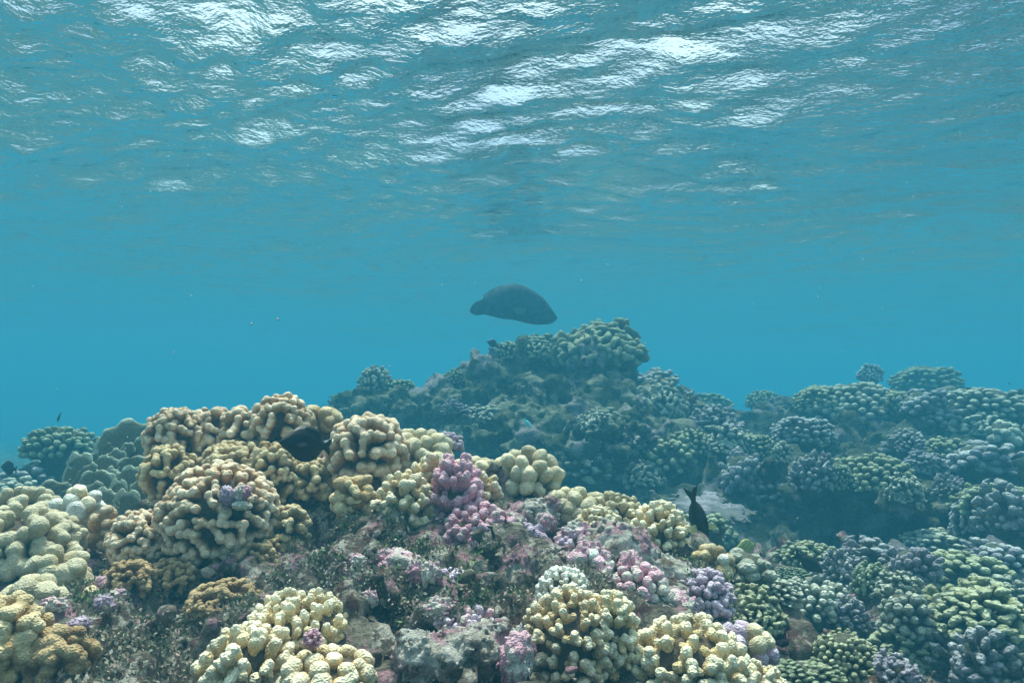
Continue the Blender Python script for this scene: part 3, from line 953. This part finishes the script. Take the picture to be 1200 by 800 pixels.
# small pink encrusted nubs, countable
NUBS = [(266, 582, 15, 24, 'a pale pink crusted nub standing on the big beige dome', 'lilac', 1.40), (284, 578, 20, 18, 'a rosy brown crusted knob on the big beige dome beside a white lobe', 'rose', 1.41), (282, 592, 21, 11, 'a bleached white lobe on the big beige dome', 'white', 1.40),
        (372, 655, 20, 16, 'a bright pink crust lump right of the mound foot', 'rose', None), (418, 662, 22, 18, 'a violet pink nub left of the dead gap under the yellow coral', 'rose', None), (448, 656, 26, 18, 'a pink crust row beside lime green leaflets', 'rose', None),
        (486, 676, 20, 30, 'a large pink nub below the yellow finger coral', 'rose', None), (506, 678, 22, 30, 'a pink and white nub below the short pink fingers', 'rose', None), (434, 705, 16, 20, 'a mauve nub over the dark hole', 'rose', None),
        (515, 716, 34, 24, 'a round dusky pink lump above the knobbly white rock', 'rose', None), (106, 668, 22, 18, 'a pink nub in the gap left of the mound foot', 'rose', None), (120, 690, 20, 22, 'a rose crusted nub beside the golden brown clump', 'rose', None),
        (64, 712, 26, 18, 'a pink and white crust lump under the bleached lobe', 'rose', None), (138, 702, 22, 18, 'a dark rose nub under the golden brown clump', 'rose', None), (92, 736, 24, 18, 'a dusky pink nub low in the left gap', 'lilac', None),
        (122, 715, 22, 26, 'a pale pinkish knob among turf at lower left', 'lilac', None), (676, 622, 30, 24, 'a mauve pink nub left of the broad crusted rock', 'rose', 1.42), (690, 650, 36, 34, 'a pink wart-covered lump in front of the broad crusted rock', 'rose', 1.34),
        (738, 664, 28, 40, 'a violet pink lobe hanging on the right crusted rock', 'rose', 1.33), (762, 684, 26, 30, 'a violet lobe near the lilac finger coral', 'rose', 1.33), (708, 676, 20, 26, 'a pink lobe below the broad crusted rock', 'rose', 1.30),
        (640, 612, 22, 20, 'a rose knob on the whitish dead rock', 'rose', 1.47), (92, 640, 18, 14, 'a purple nub between the fat lobes and the mound', 'lilac', None), (448, 586, 14, 14, 'a purple nub between tan stack and yellow coral', 'lilac', None)]
for i, (px, py, w, h, lab, mt, Y) in enumerate(NUBS):
    lump('coral_nub', lab.replace('a ', '', 1), 'crusted nubs on the near reef', px, py, w, h, mt, 40 + i, Y, 'coral')

# ------------------------------------------------------------------ grey plate coral at left
def plate_mesh(seed):
    P, o = grid((-1.3, -.6, -1.2), (1.3, .6, 1.3), .075)
    q = P.reshape(-1, 3)
    X, Y, Z = P[..., 0], P[..., 1], P[..., 2]
    yy = Y + .12 * (X * X) - .08
    e = (np.sqrt((X / 1.0) ** 2 + (yy / .24) ** 2 + (Z / .9) ** 2) - 1) * .24
    e = e.ravel()
    bnd = np.abs(e) < .35
    e[bnd] += .07 * vnoise(q[bnd] * np.array([2.2, 1.2, 2.2]), seed) + .02 * vnoise(q[bnd] * 6, seed + 1)
    v, f = surface_net(e.reshape(X.shape), o, .075)
    rr = np.sqrt(v[:, 0] ** 2 + (v[:, 2] / .9) ** 2)
    return v, f, {'tip': np.clip(rr, 0, 1) * (v[:, 2] > -.3), 'wart': np.zeros(len(v))}
PLATES = []
for j in range(5):
    v, f, a = plate_mesh(91 + j)
    me = make_mesh('plate', v, f, True, a)
    me.materials.append(M['plate'])
    PLATES.append(me)
YP = 2.35
c0 = at(130, 585, YP)
root = empty('plate_coral', c0 - Vector((0, 0, .12)))
tag(root, 'large grey coral of overlapping thick upright plates behind the beige mound', 'coral', 'grey plate corals')
b = mesh_obj('base', core_variant(1, 'fcore'), None, root)
b.location = (.06, .26, .02)
b.scale = (.2, .15, .17)
pl = [(150, 508, 34, 24), (165, 526, 26, 20), (150, 524, 10, 8), (125, 525, 10, 10), (155, 545, 22, 18), (135, 535, 16, 14), (120, 545, 22, 16), (95, 548, 22, 24), (103, 556, 18, 22), (112, 565, 22, 24), (128, 556, 14, 14), (150, 562, 26, 22), (140, 578, 14, 22), (105, 580, 30, 24), (127, 562, 18, 20),
      (58, 574, 26, 16), (48, 588, 18, 12), (62, 594, 14, 16), (75, 582, 14, 14), (42, 600, 12, 10), (80, 600, 20, 18), (120, 590, 22, 26), (150, 595, 22, 28), (175, 545, 20, 24), (180, 515, 20, 20), (170, 575, 20, 30), (95, 600, 20, 20), (60, 604, 14, 12)]
for i, (px, py, w, h) in enumerate(pl):
    r = random.Random(i + 5)
    Y = YP + (540 - py) * .007 + r.uniform(-.02, .02)
    o_ = mesh_obj('plate', PLATES[i % 5], None, root)
    mm = Y / FOC
    o_.location = at(px, py + h * .45, Y) - root.location
    o_.scale = (w * mm * 1.0, w * mm * .5, h * mm * 1.2)
    o_.rotation_euler = (r.uniform(-.22, .0), r.uniform(-.12, .02) - .12, r.uniform(-.25, .3))

# ------------------------------------------------------------------ corals further off: px, py, width, height, kind, material, label
RR = 'coral colonies on the right reef slope'
BB = 'coral colonies on the grey bommie'
LL = 'corals far off at left'
FAR = [
    (944, 652, 56, 38, 'dome', 'olive', RR, 'olive domed coral behind the dark slanting fish', None),
    (872, 668, 66, 46, 'big', 'pale', RR, 'smooth pale mound of large lobes below the yellow fish', None),
    (853, 632, 26, 30, 'big', 'green', RR, 'small bubble-lobed greenish coral left of the yellow fish', None),
    (800, 614, 30, 24, 'big', 'olive', RR, 'olive blunt-lobed coral left of the diving fish', 2.5),
    (840, 614, 26, 26, 'big', 'green', RR, 'soft green blunt-lobed coral right of the diving fish tail', 2.6),
    (876, 722, 64, 54, 'dome', 'olive', RR, 'yellowish green spiky coral just right of the lilac finger coral', None),
    (906, 692, 54, 32, 'dome', 'pale', RR, 'low pale green coral left of the rounded dome', None),
    (954, 710, 68, 56, 'dome', 'pale', RR, 'rounded pale olive dome below the dark slanting fish', None),
    (992, 772, 64, 58, 'dome', 'olive', RR, 'olive round coral near the bottom edge, left of the wide olive one', None),
    (948, 792, 66, 34, 'dome', 'green', RR, 'dull green low dome cut by the bottom edge', None),
    (1062, 770, 76, 50, 'dome', 'olive', RR, 'wide olive coral near the bottom edge above lilac knobs', None),
    (1052, 790, 44, 34, 'lump', 'lavender', RR, 'lilac knobby coral at the bottom edge under the wide olive one', None),
    (1142, 720, 96, 62, 'dome', 'olive', RR, 'broad olive coral with neat oval lobes near the right edge', None),
    (1140, 676, 84, 50, 'dome', 'olive', RR, 'fan-like pale olive coral above the broad neat-lobed one', None),
    (1114, 640, 88, 38, 'dome', 'pale', RR, 'bright pale green coral of oval lobes at the ledge foot', None),
    (1160, 590, 70, 52, 'dome', 'green', RR, 'bright green coral at the right edge above purple knobs', None),
    (1180, 606, 56, 60, 'lump', 'lavender', RR, 'purple knobby coral at the right edge', None),
    (1140, 612, 36, 40, 'lump', 'lavender', RR, 'greyish mauve lump left of the purple knobby coral', None),
    (1020, 560, 78, 62, 'dome', 'olive', RR, 'big yellow green dome standing on the dark undercut ledge', None),
    (1060, 578, 34, 34, 'lump', 'pale', RR, 'whitish lump on the right side of the yellow green dome', None),
    (1024, 656, 64, 38, 'lump', 'lavender', RR, 'pale lilac flat lump right of the slanting fish', None),
    (1020, 684, 38, 44, 'dome', 'green', RR, 'small yellow green coral under the pale lilac lump', None),
    (1072, 664, 54, 44, 'lump', 'lavender', RR, 'mauve and green knobs left of the fan-like olive coral', None),
    (1046, 690, 46, 32, 'lump', 'pale', RR, 'bleached lump between small green corals in the lower right', None),
    (1062, 722, 58, 56, 'lump', 'pale', RR, 'grey white rubble-like coral above the wide olive one', None),
    (1096, 746, 40, 24, 'dome', 'pale', RR, 'small pale knobbed coral right of the rubble-like lump', None),
    (985, 672, 40, 40, 'lump', 'lavender', RR, 'lilac coral touching the nose of the slanting fish', None),
    (990, 722, 44, 34, 'lump', 'lavender', RR, 'lilac grey coral right of the rounded pale dome', None),
    (1150, 776, 72, 60, 'lump', 'lavender', RR, 'large pale lilac lumpy coral in the bottom right corner', None),
    (1190, 784, 50, 44, 'lump', 'pale', RR, 'pale blue grey lump at the very bottom right', None),
    (1180, 744, 60, 34, 'lump', 'lavender', RR, 'mauve grape-like coral at the right edge above the corner lump', None),
    (1170, 654, 60, 36, 'lump', 'lavender', RR, 'mauve grey lump between the bright pale green coral and the right edge', None),
    (930, 676, 34, 24, 'dome', 'green', RR, 'small dull green coral under the slanting fish', None),
    (1186, 696, 56, 26, 'lump', 'pale', RR, 'flat whitish coral at the right edge beside the broad neat-lobed one', None),
    (1004, 476, 82, 62, 'dome', 'pale', RR, 'tallest pale green coral on the right skyline', 4.9),
    (1046, 478, 50, 48, 'dome', 'olive', RR, 'olive coral joined to the right of the tallest skyline coral', 4.8),
    (962, 470, 52, 40, 'dome', 'olive', RR, 'dim olive coral joined to the left of the tallest skyline coral', 5.0),
    (1020, 440, 24, 22, 'dome', 'lavender', RR, 'small round coral peeking over the right skyline', 6.6),
    (1084, 448, 66, 42, 'dome', 'green', RR, 'hazy fan-shaped coral highest on the right skyline', 6.4),
    (1084, 474, 52, 36, 'lump', 'lavender', RR, 'lilac grey rocky coral in front of the hazy fan-shaped one', None),
    (1100, 494, 56, 30, 'lump', 'lavender', RR, 'lilac ledge-like coral on the upper right slope', None),
    (1160, 476, 76, 46, 'dome', 'pale', RR, 'pale knobbed coral on the skyline near the right edge', 4.5),
    (1186, 484, 44, 40, 'dome', 'green', RR, 'greenish coral at the right edge of the skyline', 4.6),
    (1148, 502, 52, 34, 'lump', 'pale', RR, 'blue white knob cluster below the right skyline', None),
    (1178, 510, 36, 36, 'big', 'pale', RR, 'smooth pale cone-shaped coral near the right edge', None),
    (1112, 532, 44, 36, 'dome', 'olive', RR, 'olive coral in shade in the middle of the upper right slope', None),
    (1152, 540, 70, 44, 'lump', 'lavender', RR, 'long lilac coral near the right edge above the bright green one', None),
    (1112, 572, 30, 26, 'lump', 'lavender', RR, 'small round lilac coral in the dark gully right of the yellow green dome', None),
    (1060, 520, 40, 26, 'lump', 'lavender', RR, 'scattered lilac knobs above the yellow green dome', None),
    (1080, 545, 36, 26, 'lump', 'lavender', RR, 'dim mauve knobs right of the yellow green dome', None),
    (833, 476, 40, 24, 'dome', 'green', RR, 'hazy round coral on the skyline right of the bommie', 6.6),
    (838, 496, 54, 32, 'lump', 'lavender', RR, 'lavender coral between the bommie and the double olive coral', None),
    (809, 520, 42, 40, 'dome', 'olive', RR, 'olive round coral right of the bommie foot', None),
    (850, 524, 50, 40, 'dome', 'pale', RR, 'left half of a wide pale green double coral', None),
    (880, 524, 44, 36, 'dome', 'olive', RR, 'right half of a wide pale green double coral', None),
    (892, 470, 30, 28, 'dome', 'green', RR, 'small dim round coral far on the right skyline', 6.6),
    (918, 484, 60, 40, 'lump', 'fcore', RR, 'dark dim rock ridge under the right skyline', 6.0),
    (940, 508, 60, 44, 'dome', 'lavender', RR, 'mauve topped coral with a pale rock at its foot', None),
    (916, 532, 24, 30, 'lump', 'pale', RR, 'pale pointed rock at the foot of the mauve coral', None),
    (870, 556, 46, 52, 'lump', 'lavender', RR, 'tall lavender white coral left of the dark undercut', None),
    (912, 574, 50, 34, 'lump', 'lavender', RR, 'pale lavender coral hanging over the dark undercut', None),
    (954, 558, 46, 44, 'lump', 'lavender', RR, 'pale lavender coral left of the yellow green dome', None),
    (982, 562, 34, 44, 'dome', 'green', RR, 'dull green coral touching the left of the yellow green dome', None),
    (701, 414, 86, 68, 'dome', 'olive', BB, 'broad olive crowned coral at the top right of the grey bommie', 5.05),
    (718, 432, 44, 56, 'dome', 'green', BB, 'dim olive coral on the right overhang of the bommie top', 5.1),
    (628, 413, 46, 36, 'dome', 'green', BB, 'round coral on the bommie top under the humped fish', 5.2),
    (597, 414, 34, 30, 'dome', 'green', BB, 'small coral on the bommie top beside the tiny dark fish', 5.2),
    (438, 448, 34, 36, 'dome', 'pale', BB, 'pale ball-shaped coral on the left end of the bommie', 4.95),
    (466, 458, 40, 30, 'dome', 'green', BB, 'dim coral right of the pale ball-shaped one', 5.0),
    (536, 442, 26, 24, 'dome', 'green', BB, 'small dark bush-like coral midway up the left bommie slope', 5.0),
    (533, 480, 26, 18, 'lump', 'lavender', BB, 'lilac lump on the left face of the bommie', None),
    (773, 474, 50, 54, 'dome', 'pale', BB, 'tall pale round coral on the right shoulder of the bommie', 4.7),
    (703, 498, 42, 34, 'dome', 'pale', BB, 'round pale green coral low on the bommie face', None),
    (786, 540, 64, 52, 'dome', 'olive', BB, 'yellow olive coral at the right foot of the bommie', None),
    (690, 548, 56, 38, 'lump', 'pale', BB, 'pale lobed rock coral below the bommie overhang', None),
    (752, 520, 40, 30, 'lump', 'lavender', BB, 'lilac lump between the two pale round corals of the bommie', None),
    (757, 560, 36, 30, 'lump', 'pale', BB, 'whitish lump left of the yellow olive coral', None),
    (770, 446, 44, 28, 'lump', 'lavender', BB, 'dim spiky coral behind the right shoulder of the bommie', 5.6),
    (804, 470, 28, 24, 'lump', 'lavender', BB, 'lilac ledge lump at the right end of the bommie', 5.1),
    (480, 494, 54, 26, 'lump', 'lavender', BB, 'flat grey shelf coral on the left face of the bommie', None),
    (574, 490, 40, 24, 'lump', 'pale', BB, 'pale lip of rock coral at the edge of the big overhang', None),
    (76, 524, 66, 52, 'dome', 'green', LL, 'round hazy blue green coral at left below the tiny fish', 3.6),
    (74, 556, 44, 50, 'lump', 'fcore', LL, 'dark stalk rock under the round hazy coral', 3.7),
    (30, 568, 72, 44, 'lump', 'lavender', LL, 'hazy grey coral heap at the left edge', 3.5),
    (4, 578, 54, 34, 'lump', 'pale', LL, 'hazy pale coral at the very left edge', 3.2),
    (58, 560, 46, 30, 'lump', 'pale', LL, 'small hazy coral between the heap and the round one', 3.9),
]
for i, (px, py, w, h, kind, mt, grp, lab, Y) in enumerate(FAR):
    nm = {'dome': 'branching_coral', 'lump': 'knobby_coral', 'big': 'lobe_coral'}[kind]
    if mt == 'fcore':
        lump('coral_rock', lab, grp, px, py, w, h, mt, 200 + i, Y)
    else:
        far_colony(nm, lab, grp, px, py, w * 1.14, h * 1.1, kind, mt, 200 + i, Y)

# flat table coral in the gully
P, o = grid((-1.2, -1.2, -.5), (1.2, 1.2, .5), .06)
q = P.reshape(-1, 3)
f = (np.sqrt(P[..., 0] ** 2 + P[..., 1] ** 2 + (P[..., 2] / .13) ** 2) - 1) * .13
f += (.05 * vnoise(q * 3, 3) + .10 * (worley(q * 6, 4) - .5)).reshape(f.shape)
v, fc = surface_net(f, o, .06)
tb = empty('table_coral', at(822, 592, 3.3))
tag(tb, 'flat pale table coral jutting out behind the diving dark fish', 'coral')
t1 = mesh_obj('table_top', make_mesh('table_top', v, fc, True, {'tip': np.full(len(v), .5), 'wart': np.zeros(len(v))}), M['lavender'], tb)
t1.scale = (.17, .26, .16)
t1.rotation_euler = (.12, .0, .3)
t2 = mesh_obj('base', core_variant(0, 'fcore'), None, tb)
t2.scale = (.09, .09, .10)
t2.location = (-.03, .05, -.10)
# ------------------------------------------------------------------ turf algae on the near reef
def leaf_field(name, count, mask_fn, size, seed, mat_, per=7, spread=.014):
    g = np.random.default_rng(seed)
    V, F = NEAR_V, NEAR_F
    a, b_, c, d = (V[F[:, k]] for k in range(4))
    nr = np.cross(c - a, d - b_)
    area = np.linalg.norm(nr, axis=1)
    nr = nr / np.maximum(area, 1e-9)[:, None]
    cen = (a + b_ + c + d) / 4
    w = area * mask_fn(cen, nr)
    pick = g.choice(len(F), count, p=w / w.sum())
    u = g.random((count, 2))
    base = a[pick] + (b_[pick] - a[pick]) * u[:, :1] + (d[pick] - a[pick]) * u[:, 1:]
    nrm = nr[pick]
    base = np.repeat(base, per, 0) + g.normal(0, spread, (count * per, 3)) * np.array([1, 1, .5])
    nrm = np.repeat(nrm, per, 0)
    n_ = len(base)
    up = nrm * .5 + np.array([0, -.15, .45]) + g.normal(0, .55, (n_, 3))
    up /= np.linalg.norm(up, axis=1)[:, None]
    side = np.cross(up, g.normal(0, 1, (n_, 3)))
    side /= np.linalg.norm(side, axis=1)[:, None]
    fwd = np.cross(side, up)
    L = size * g.uniform(.5, 1.5, (n_, 1))
    W = L * g.uniform(.22, .42, (n_, 1))
    p0 = base - nrm * .002
    pts = np.stack([p0, p0 + up * L * .5 + side * W + fwd * L * .12, p0 + up * L * 1.0 + fwd * L * .3, p0 + up * L * .5 - side * W + fwd * L * .12], 1)
    f = np.arange(n_ * 4).reshape(n_, 4)
    tone = np.repeat(np.repeat(g.random(count), per) * .7 + g.random(n_) * .3, 4)
    me = make_mesh(name, pts.reshape(-1, 3), f, True, {'tone': tone})
    o_ = mesh_obj(name, me, mat_)
    tag(o_, kind='stuff')
    return o_

def leaf_mat(name, cols):
    m, nt, b = mat_new(name)
    at_ = N(nt, 'ShaderNodeAttribute', attribute_name='tone')
    cr = N(nt, 'ShaderNodeValToRGB')
    e = cr.color_ramp.elements
    while len(e) < len(cols): e.new(.5)
    for k, cc in enumerate(cols):
        e[k].position = k / (len(cols) - 1)
        e[k].color = (*cc, 1)
    nt.links.new(at_.outputs['Fac'], cr.inputs[0])
    nt.links.new(cr.outputs[0], b.inputs['Base Color'])
    b.inputs['Roughness'].default_value = .6
    b.inputs['Specular IOR Level'].default_value = .25
    return m

def patches(spots, soft=.6):
    C = [(at(px, py, Y), r_ * Y / FOC) for px, py, Y, r_ in spots]
    def fn(cen, nr):
        w = np.zeros(len(cen))
        for c, r_ in C:
            d2 = ((cen[:, 0] - c.x) ** 2 + ((cen[:, 1] - c.y) * .6) ** 2 + (cen[:, 2] - c.z) ** 2) / (r_ * r_)
            w = np.maximum(w, np.exp(-d2 * 1.2))
        w *= np.clip(vnoise(cen * 16, 77) * 3 + .2, 0, 1)
        return w * (cen[:, 1] < 2.1) + 1e-9
    return fn
leaf_field('turf_algae', 5200, patches([(170, 760, 1.15, 120), (300, 720, 1.25, 80), (400, 640, 1.42, 60), (440, 700, 1.3, 45), (60, 720, 1.25, 60), (600, 700, 1.25, 30), (700, 700, 1.25, 40), (450, 640, 1.4, 40), (140, 600, 1.6, 50), (560, 720, 1.2, 30), (830, 690, 1.4, 40), (250, 800, 1., 80), (90, 790, 1., 80)]),
           .0062, 4, leaf_mat('turf_algae', [(.08, .06, .05), (.20, .17, .12), (.16, .20, .12), (.40, .38, .30), (.36, .24, .20), (.24, .28, .18), (.5, .5, .42)]), 12, .012)
leaf_field('leafy_algae', 800, patches([(400, 640, 1.42, 40), (375, 600, 1.5, 30), (455, 625, 1.45, 50), (470, 660, 1.35, 40), (640, 570, 1.6, 30), (150, 650, 1.4, 40), (110, 690, 1.25, 40), (560, 690, 1.25, 40), (820, 660, 1.45, 30), (300, 700, 1.25, 30)]),
           .008, 8, leaf_mat('leafy_algae', [(.03, .06, .03), (.06, .12, .05), (.10, .20, .05), (.22, .34, .06)]), 6, .010)

# ------------------------------------------------------------------ fish
def loft_fish(name, prof, mat_, seed=0, nr=20, tailbow=0.0):
    """one continuous skin. prof rows: x, body top z, body bottom z, half width, top fin height, bottom fin height"""
    V, F = [], []
    for (x, zt, zb, hw, ft, fb) in prof:
        cz, hz = (zt + zb) / 2, (zt - zb) / 2
        for k in range(nr):
            a = 2 * math.pi * k / nr
            y = math.sin(a) * hw
            z = cz + math.cos(a) * hz
            if k == 0: z += ft
            if k == nr // 2: z -= fb
            if k in (1, nr - 1): z += ft * .04
            V.append((x - tailbow * max(0, (abs(z) - .08)) * (x < prof[2][0]), y, z))
    n_ = len(prof)
    for i in range(n_ - 1):
        for k in range(nr):
            a, b_ = i * nr + k, i * nr + (k + 1) % nr
            F.append((a, b_, b_ + nr, a + nr))
    V.append((prof[0][0] - .005, 0, (prof[0][1] + prof[0][2]) / 2)); V.append((prof[-1][0] + .01, 0, (prof[-1][1] + prof[-1][2]) / 2))
    me = bpy.data.meshes.new(name)
    faces = F + [(k, n_ * nr, (k + 1) % nr) for k in range(nr)][0:0]
    faces += [((k + 1) % nr, k, n_ * nr) for k in range(nr)] + [((n_ - 1) * nr + k, (n_ - 1) * nr + (k + 1) % nr, n_ * nr + 1) for k in range(nr)]
    me.from_pydata(V, [], faces)
    import bmesh
    bm = bmesh.new(); bm.from_mesh(me)
    bmesh.ops.recalc_face_normals(bm, faces=bm.faces)
    bmesh.ops.subdivide_edges(bm, edges=[e for e in bm.edges if e.calc_length() > .09], cuts=1, smooth=0.3)
    bm.to_mesh(me); bm.free()
    for p in me.polygons: p.use_smooth = True
    me.materials.append(mat_)
    return me

def fin_mesh(name, pts, thick, mat_):
    """thin solid fin from an outline in the xz plane"""
    n_ = len(pts)
    V = [(x, thick, z) for x, z in pts] + [(x, -thick, z) for x, z in pts]
    F = [tuple(range(n_)), tuple(reversed(range(n_, 2 * n_)))] + [(k, n_ + k, n_ + (k + 1) % n_, (k + 1) % n_) for k in range(n_)]
    me = bpy.data.meshes.new(name)
    me.from_pydata(V, [], F)
    me.materials.append(mat_)
    return me
_eye = None
def eye_mesh():
    global _eye
    if _eye is None:
        import bmesh
        bm = bmesh.new()
        bmesh.ops.create_uvsphere(bm, u_segments=14, v_segments=8, radius=1)
        _eye = bpy.data.meshes.new('eye')
        bm.to_mesh(_eye); bm.free()
        for p in _eye.polygons: p.use_smooth = True
        _eye.materials.append(plain_mat('fish_eye', (.02, .02, .02), .2))
    return _eye

def fish(name, label, pos, length, me, eye, heading, pitch=0, roll=0, pect=None, pmat=None, group=None):
    """heading: 0 faces +x (right); pitch positive = nose down"""
    root = empty(name, pos)
    tag(root, label, 'fish', group)
    mesh_obj('body', me, None, root)
    for s_ in (1, -1):
        e = mesh_obj('eye', eye_mesh(), None, root)
        e.location = (eye[0], eye[1] * s_, eye[2])
        e.scale = (eye[3], eye[3] * .5, eye[3])
    if pect:
        for s_ in (1, -1):
            f_ = mesh_obj('pectoral_fin', pect, pmat, root)
            f_.location = (pect['at'][0], pect['at'][1] * s_, pect['at'][2])
            f_.rotation_euler = (pect['tilt'] * s_, 0, -.5 * s_)
    root.scale = (length,) * 3
    root.rotation_mode = 'XYZ'
    root.rotation_euler = (roll, pitch, heading)
    return root

dark = plain_mat('black_fish_skin', (.012, .013, .014), .5, .4, 25)
grey = plain_mat('dark_grey_fish_skin', (.03, .04, .045), .5, .4, 25)
wr = plain_mat('wrasse_skin', (.03, .05, .055), .8, .45, 18, .1)
yel = plain_mat('yellow_fish_skin', (.40, .42, .10), .5, .2, 8)
finy = plain_mat('pale_yellow_fin', (.42, .40, .16), .5, .2, 30)
cyan = plain_mat('turquoise_fish_skin', (.25, .75, .72), .4, .2, 10)

# humphead wrasse, length 1, nose at +.5
_top = [(160, 390), (180, 345), (220, 305), (280, 284), (300, 276), (350, 254), (440, 200), (520, 155), (580, 136), (650, 140), (700, 155), (780, 200), (860, 262), (900, 308), (950, 380), (985, 432), (993, 448)]
_bot = [(160, 396), (180, 420), (220, 437), (300, 425), (380, 445), (470, 466), (580, 475), (650, 492), (720, 510), (800, 518), (880, 516), (940, 505), (985, 470), (993, 452)]
_fin = [(283, 0), (290, 40), (350, 58), (440, 50), (520, 20), (600, 0)]
_wid = [(160, .006), (220, .014), (290, .035), (400, .07), (560, .10), (750, .105), (880, .085), (950, .055), (993, .012)]
WP = []
for u in [160, 167, 180, 200, 220, 250, 272, 284, 290, 296, 320, 350, 395, 440, 480, 520, 580, 650, 700, 745, 780, 820, 860, 900, 930, 955, 975, 987, 993]:
    g_ = lambda T: float(np.interp(u, [t[0] for t in T], [t[1] for t in T]))
    WP.append(((u - 160) / 833 - .5, (330 - g_(_top)) / 833, (330 - g_(_bot)) / 833, g_(_wid), g_(_fin) / 833, 0))
wm = loft_fish('wrasse_body', WP, wr)
pf = fin_mesh('pectoral_fin', [(0, .02), (-.05, .045), (-.12, .03), (-.15, -.02), (-.12, -.06), (-.05, -.045), (0, -.02)], .004, plain_mat('wrasse_fin', (.05, .075, .075), .5))
pf['at'] = (.12, .10, -.08); pf['tilt'] = .35
YW = 6.2
fish('humphead_wrasse', 'big dark humped fish swimming right just above the grey bommie', at(602, 357, YW), 104 * YW / FOC, wm, (.335, .086, -.03, .014), 0.10, .0, 0, pf)

# oval black surgeonfish
OP = [(-.50, .16, -.16, .006, 0, 0), (-.46, .12, -.12, .010, 0, 0), (-.40, .06, -.06, .02, 0, 0), (-.34, .06, -.06, .03, .07, .07), (-.26, .12, -.12, .045, .12, .12), (-.14, .19, -.19, .065, .11, .11), (0, .235, -.23, .08, .085, .08), (.14, .235, -.22, .085, .06, .05), (.26, .19, -.18, .08, .03, .0), (.36, .12, -.125, .062, 0, 0), (.44, .05, -.07, .04, 0, 0), (.49, .0, -.035, .02, 0, 0)]
om = loft_fish('surgeonfish_body', OP, dark, tailbow=.5)
pf2 = fin_mesh('pectoral_fin', [(0, .03), (-.08, .06), (-.17, .05), (-.15, -.01), (-.06, -.04), (0, -.03)], .005, dark)
pf2['at'] = (.2, .085, -.03); pf2['tilt'] = .4
D = 'dark reef fish'
fish('surgeonfish', 'black oval fish hovering against the right side of the beige coral mound', at(357, 520, 1.42), 66 * 1.42 / FOC, om, (.35, .055, .05, .028), math.radians(228), -.15, 0, pf2, None, D)
pf3 = fin_mesh('pectoral_fin', [(0, .03), (-.03, .12), (-.08, .26), (-.16, .28), (-.17, .14), (-.10, .0), (0, -.03)], .005, finy)
pf3['at'] = (.16, .06, .0); pf3['tilt'] = -1.35
# diving fish with lunate tail
SP_ = [(-.50, .17, -.17, .006, 0, 0), (-.46, .15, -.15, .010, 0, 0), (-.40, .075, -.075, .016, 0, 0), (-.33, .045, -.045, .025, .01, .01), (-.26, .075, -.075, .042, .05, .05), (-.14, .125, -.125, .062, .06, .06), (0, .16, -.155, .078, .05, .045), (.14, .165, -.155, .085, .04, .03), (.26, .145, -.14, .08, .02, .0), (.36, .10, -.105, .064, 0, 0), (.44, .045, -.065, .042, 0, 0), (.49, .0, -.035, .02, 0, 0)]
sm = loft_fish('diving_surgeonfish_body', SP_, dark, tailbow=1.1)
fish('surgeonfish', 'dark fish diving head down with pale yellow side fins and raised crescent tail', at(818, 609, 1.72), 64 * 1.72 / FOC, sm, (.35, .06, .04, .024), math.radians(-55), math.radians(74), 0, pf3, None, D)
fish('surgeonfish', 'slim dark fish slanting down to the right over the olive domed coral', at(949, 660, 2.0), 38 * 2.0 / FOC, sm, (.35, .06, .04, .024), math.radians(8), math.radians(32), 0, None, None, D)
fish('damselfish', 'tiny dark fish hovering left of the bommie top', at(577, 402, 5.0), 15 * 5.0 / FOC, loft_fish('damselfish_body', OP, grey, tailbow=.5), (.35, .055, .05, .028), math.radians(200), -.3, 0, None, None, D)
fish('damselfish', 'tiny slim fish swimming above the hazy round coral at left', at(69, 489, 3.4), 12 * 3.4 / FOC, loft_fish('slim_damselfish_body', SP_, grey, tailbow=1.), (.35, .06, .04, .024), math.radians(150), 1.0, 0, None, None, D)
fish('surgeonfish', 'dark rounded fish at the left edge over the hazy coral heap', at(10, 548, 2.8), 26 * 2.8 / FOC, om, (.35, .055, .05, .028), math.radians(160), -.1, 0, None, None, D)
fish('butterflyfish', 'yellow green disc-shaped fish at the foot of the dark undercut', at(874, 640, 2.35), 26 * 2.35 / FOC, loft_fish('butterflyfish_body', OP, yel, tailbow=.2), (.35, .055, .05, .028), math.radians(195), .1, 0)
fish('reef_fish', 'small pale turquoise fish under the lip of the big overhang', at(618, 496, 4.15), 14 * 4.15 / FOC, loft_fish('reef_fish_body', SP_, cyan, tailbow=.3), (.35, .06, .04, .024), math.radians(15), .9, 0)
fish('reef_fish', 'turquoise fish speck left of the round pale green bommie coral', at(677, 514, 4.2), 10 * 4.2 / FOC, loft_fish('reef_fish_disc', OP, cyan, tailbow=.2), (.35, .055, .05, .028), math.radians(200), .3, 0)

# fine drifting specks in the water
g = np.random.default_rng(21)
V, F = [], []
octv = np.array([(1, 0, 0), (-1, 0, 0), (0, 1, 0), (0, -1, 0), (0, 0, 1), (0, 0, -1)], float)
octf = np.array([(0, 2, 4), (2, 1, 4), (1, 3, 4), (3, 0, 4), (2, 0, 5), (1, 2, 5), (3, 1, 5), (0, 3, 5)])
for k in range(900):
    y = .7 + 5.5 * g.random() ** .8
    c = np.array([(g.random() - .5) * 1.6 * y, y, g.uniform(-.25, .52) * y])
    if c[2] > 1.2: continue
    F.append(octf + 6 * len(V))
    V.append(octv * g.uniform(.0006, .0018) + c)
tag(mesh_obj('drifting_specks', make_mesh('drifting_specks', np.concatenate(V), np.concatenate(F)), plain_mat('speck', (.6, .6, .55), .8)), kind='stuff')
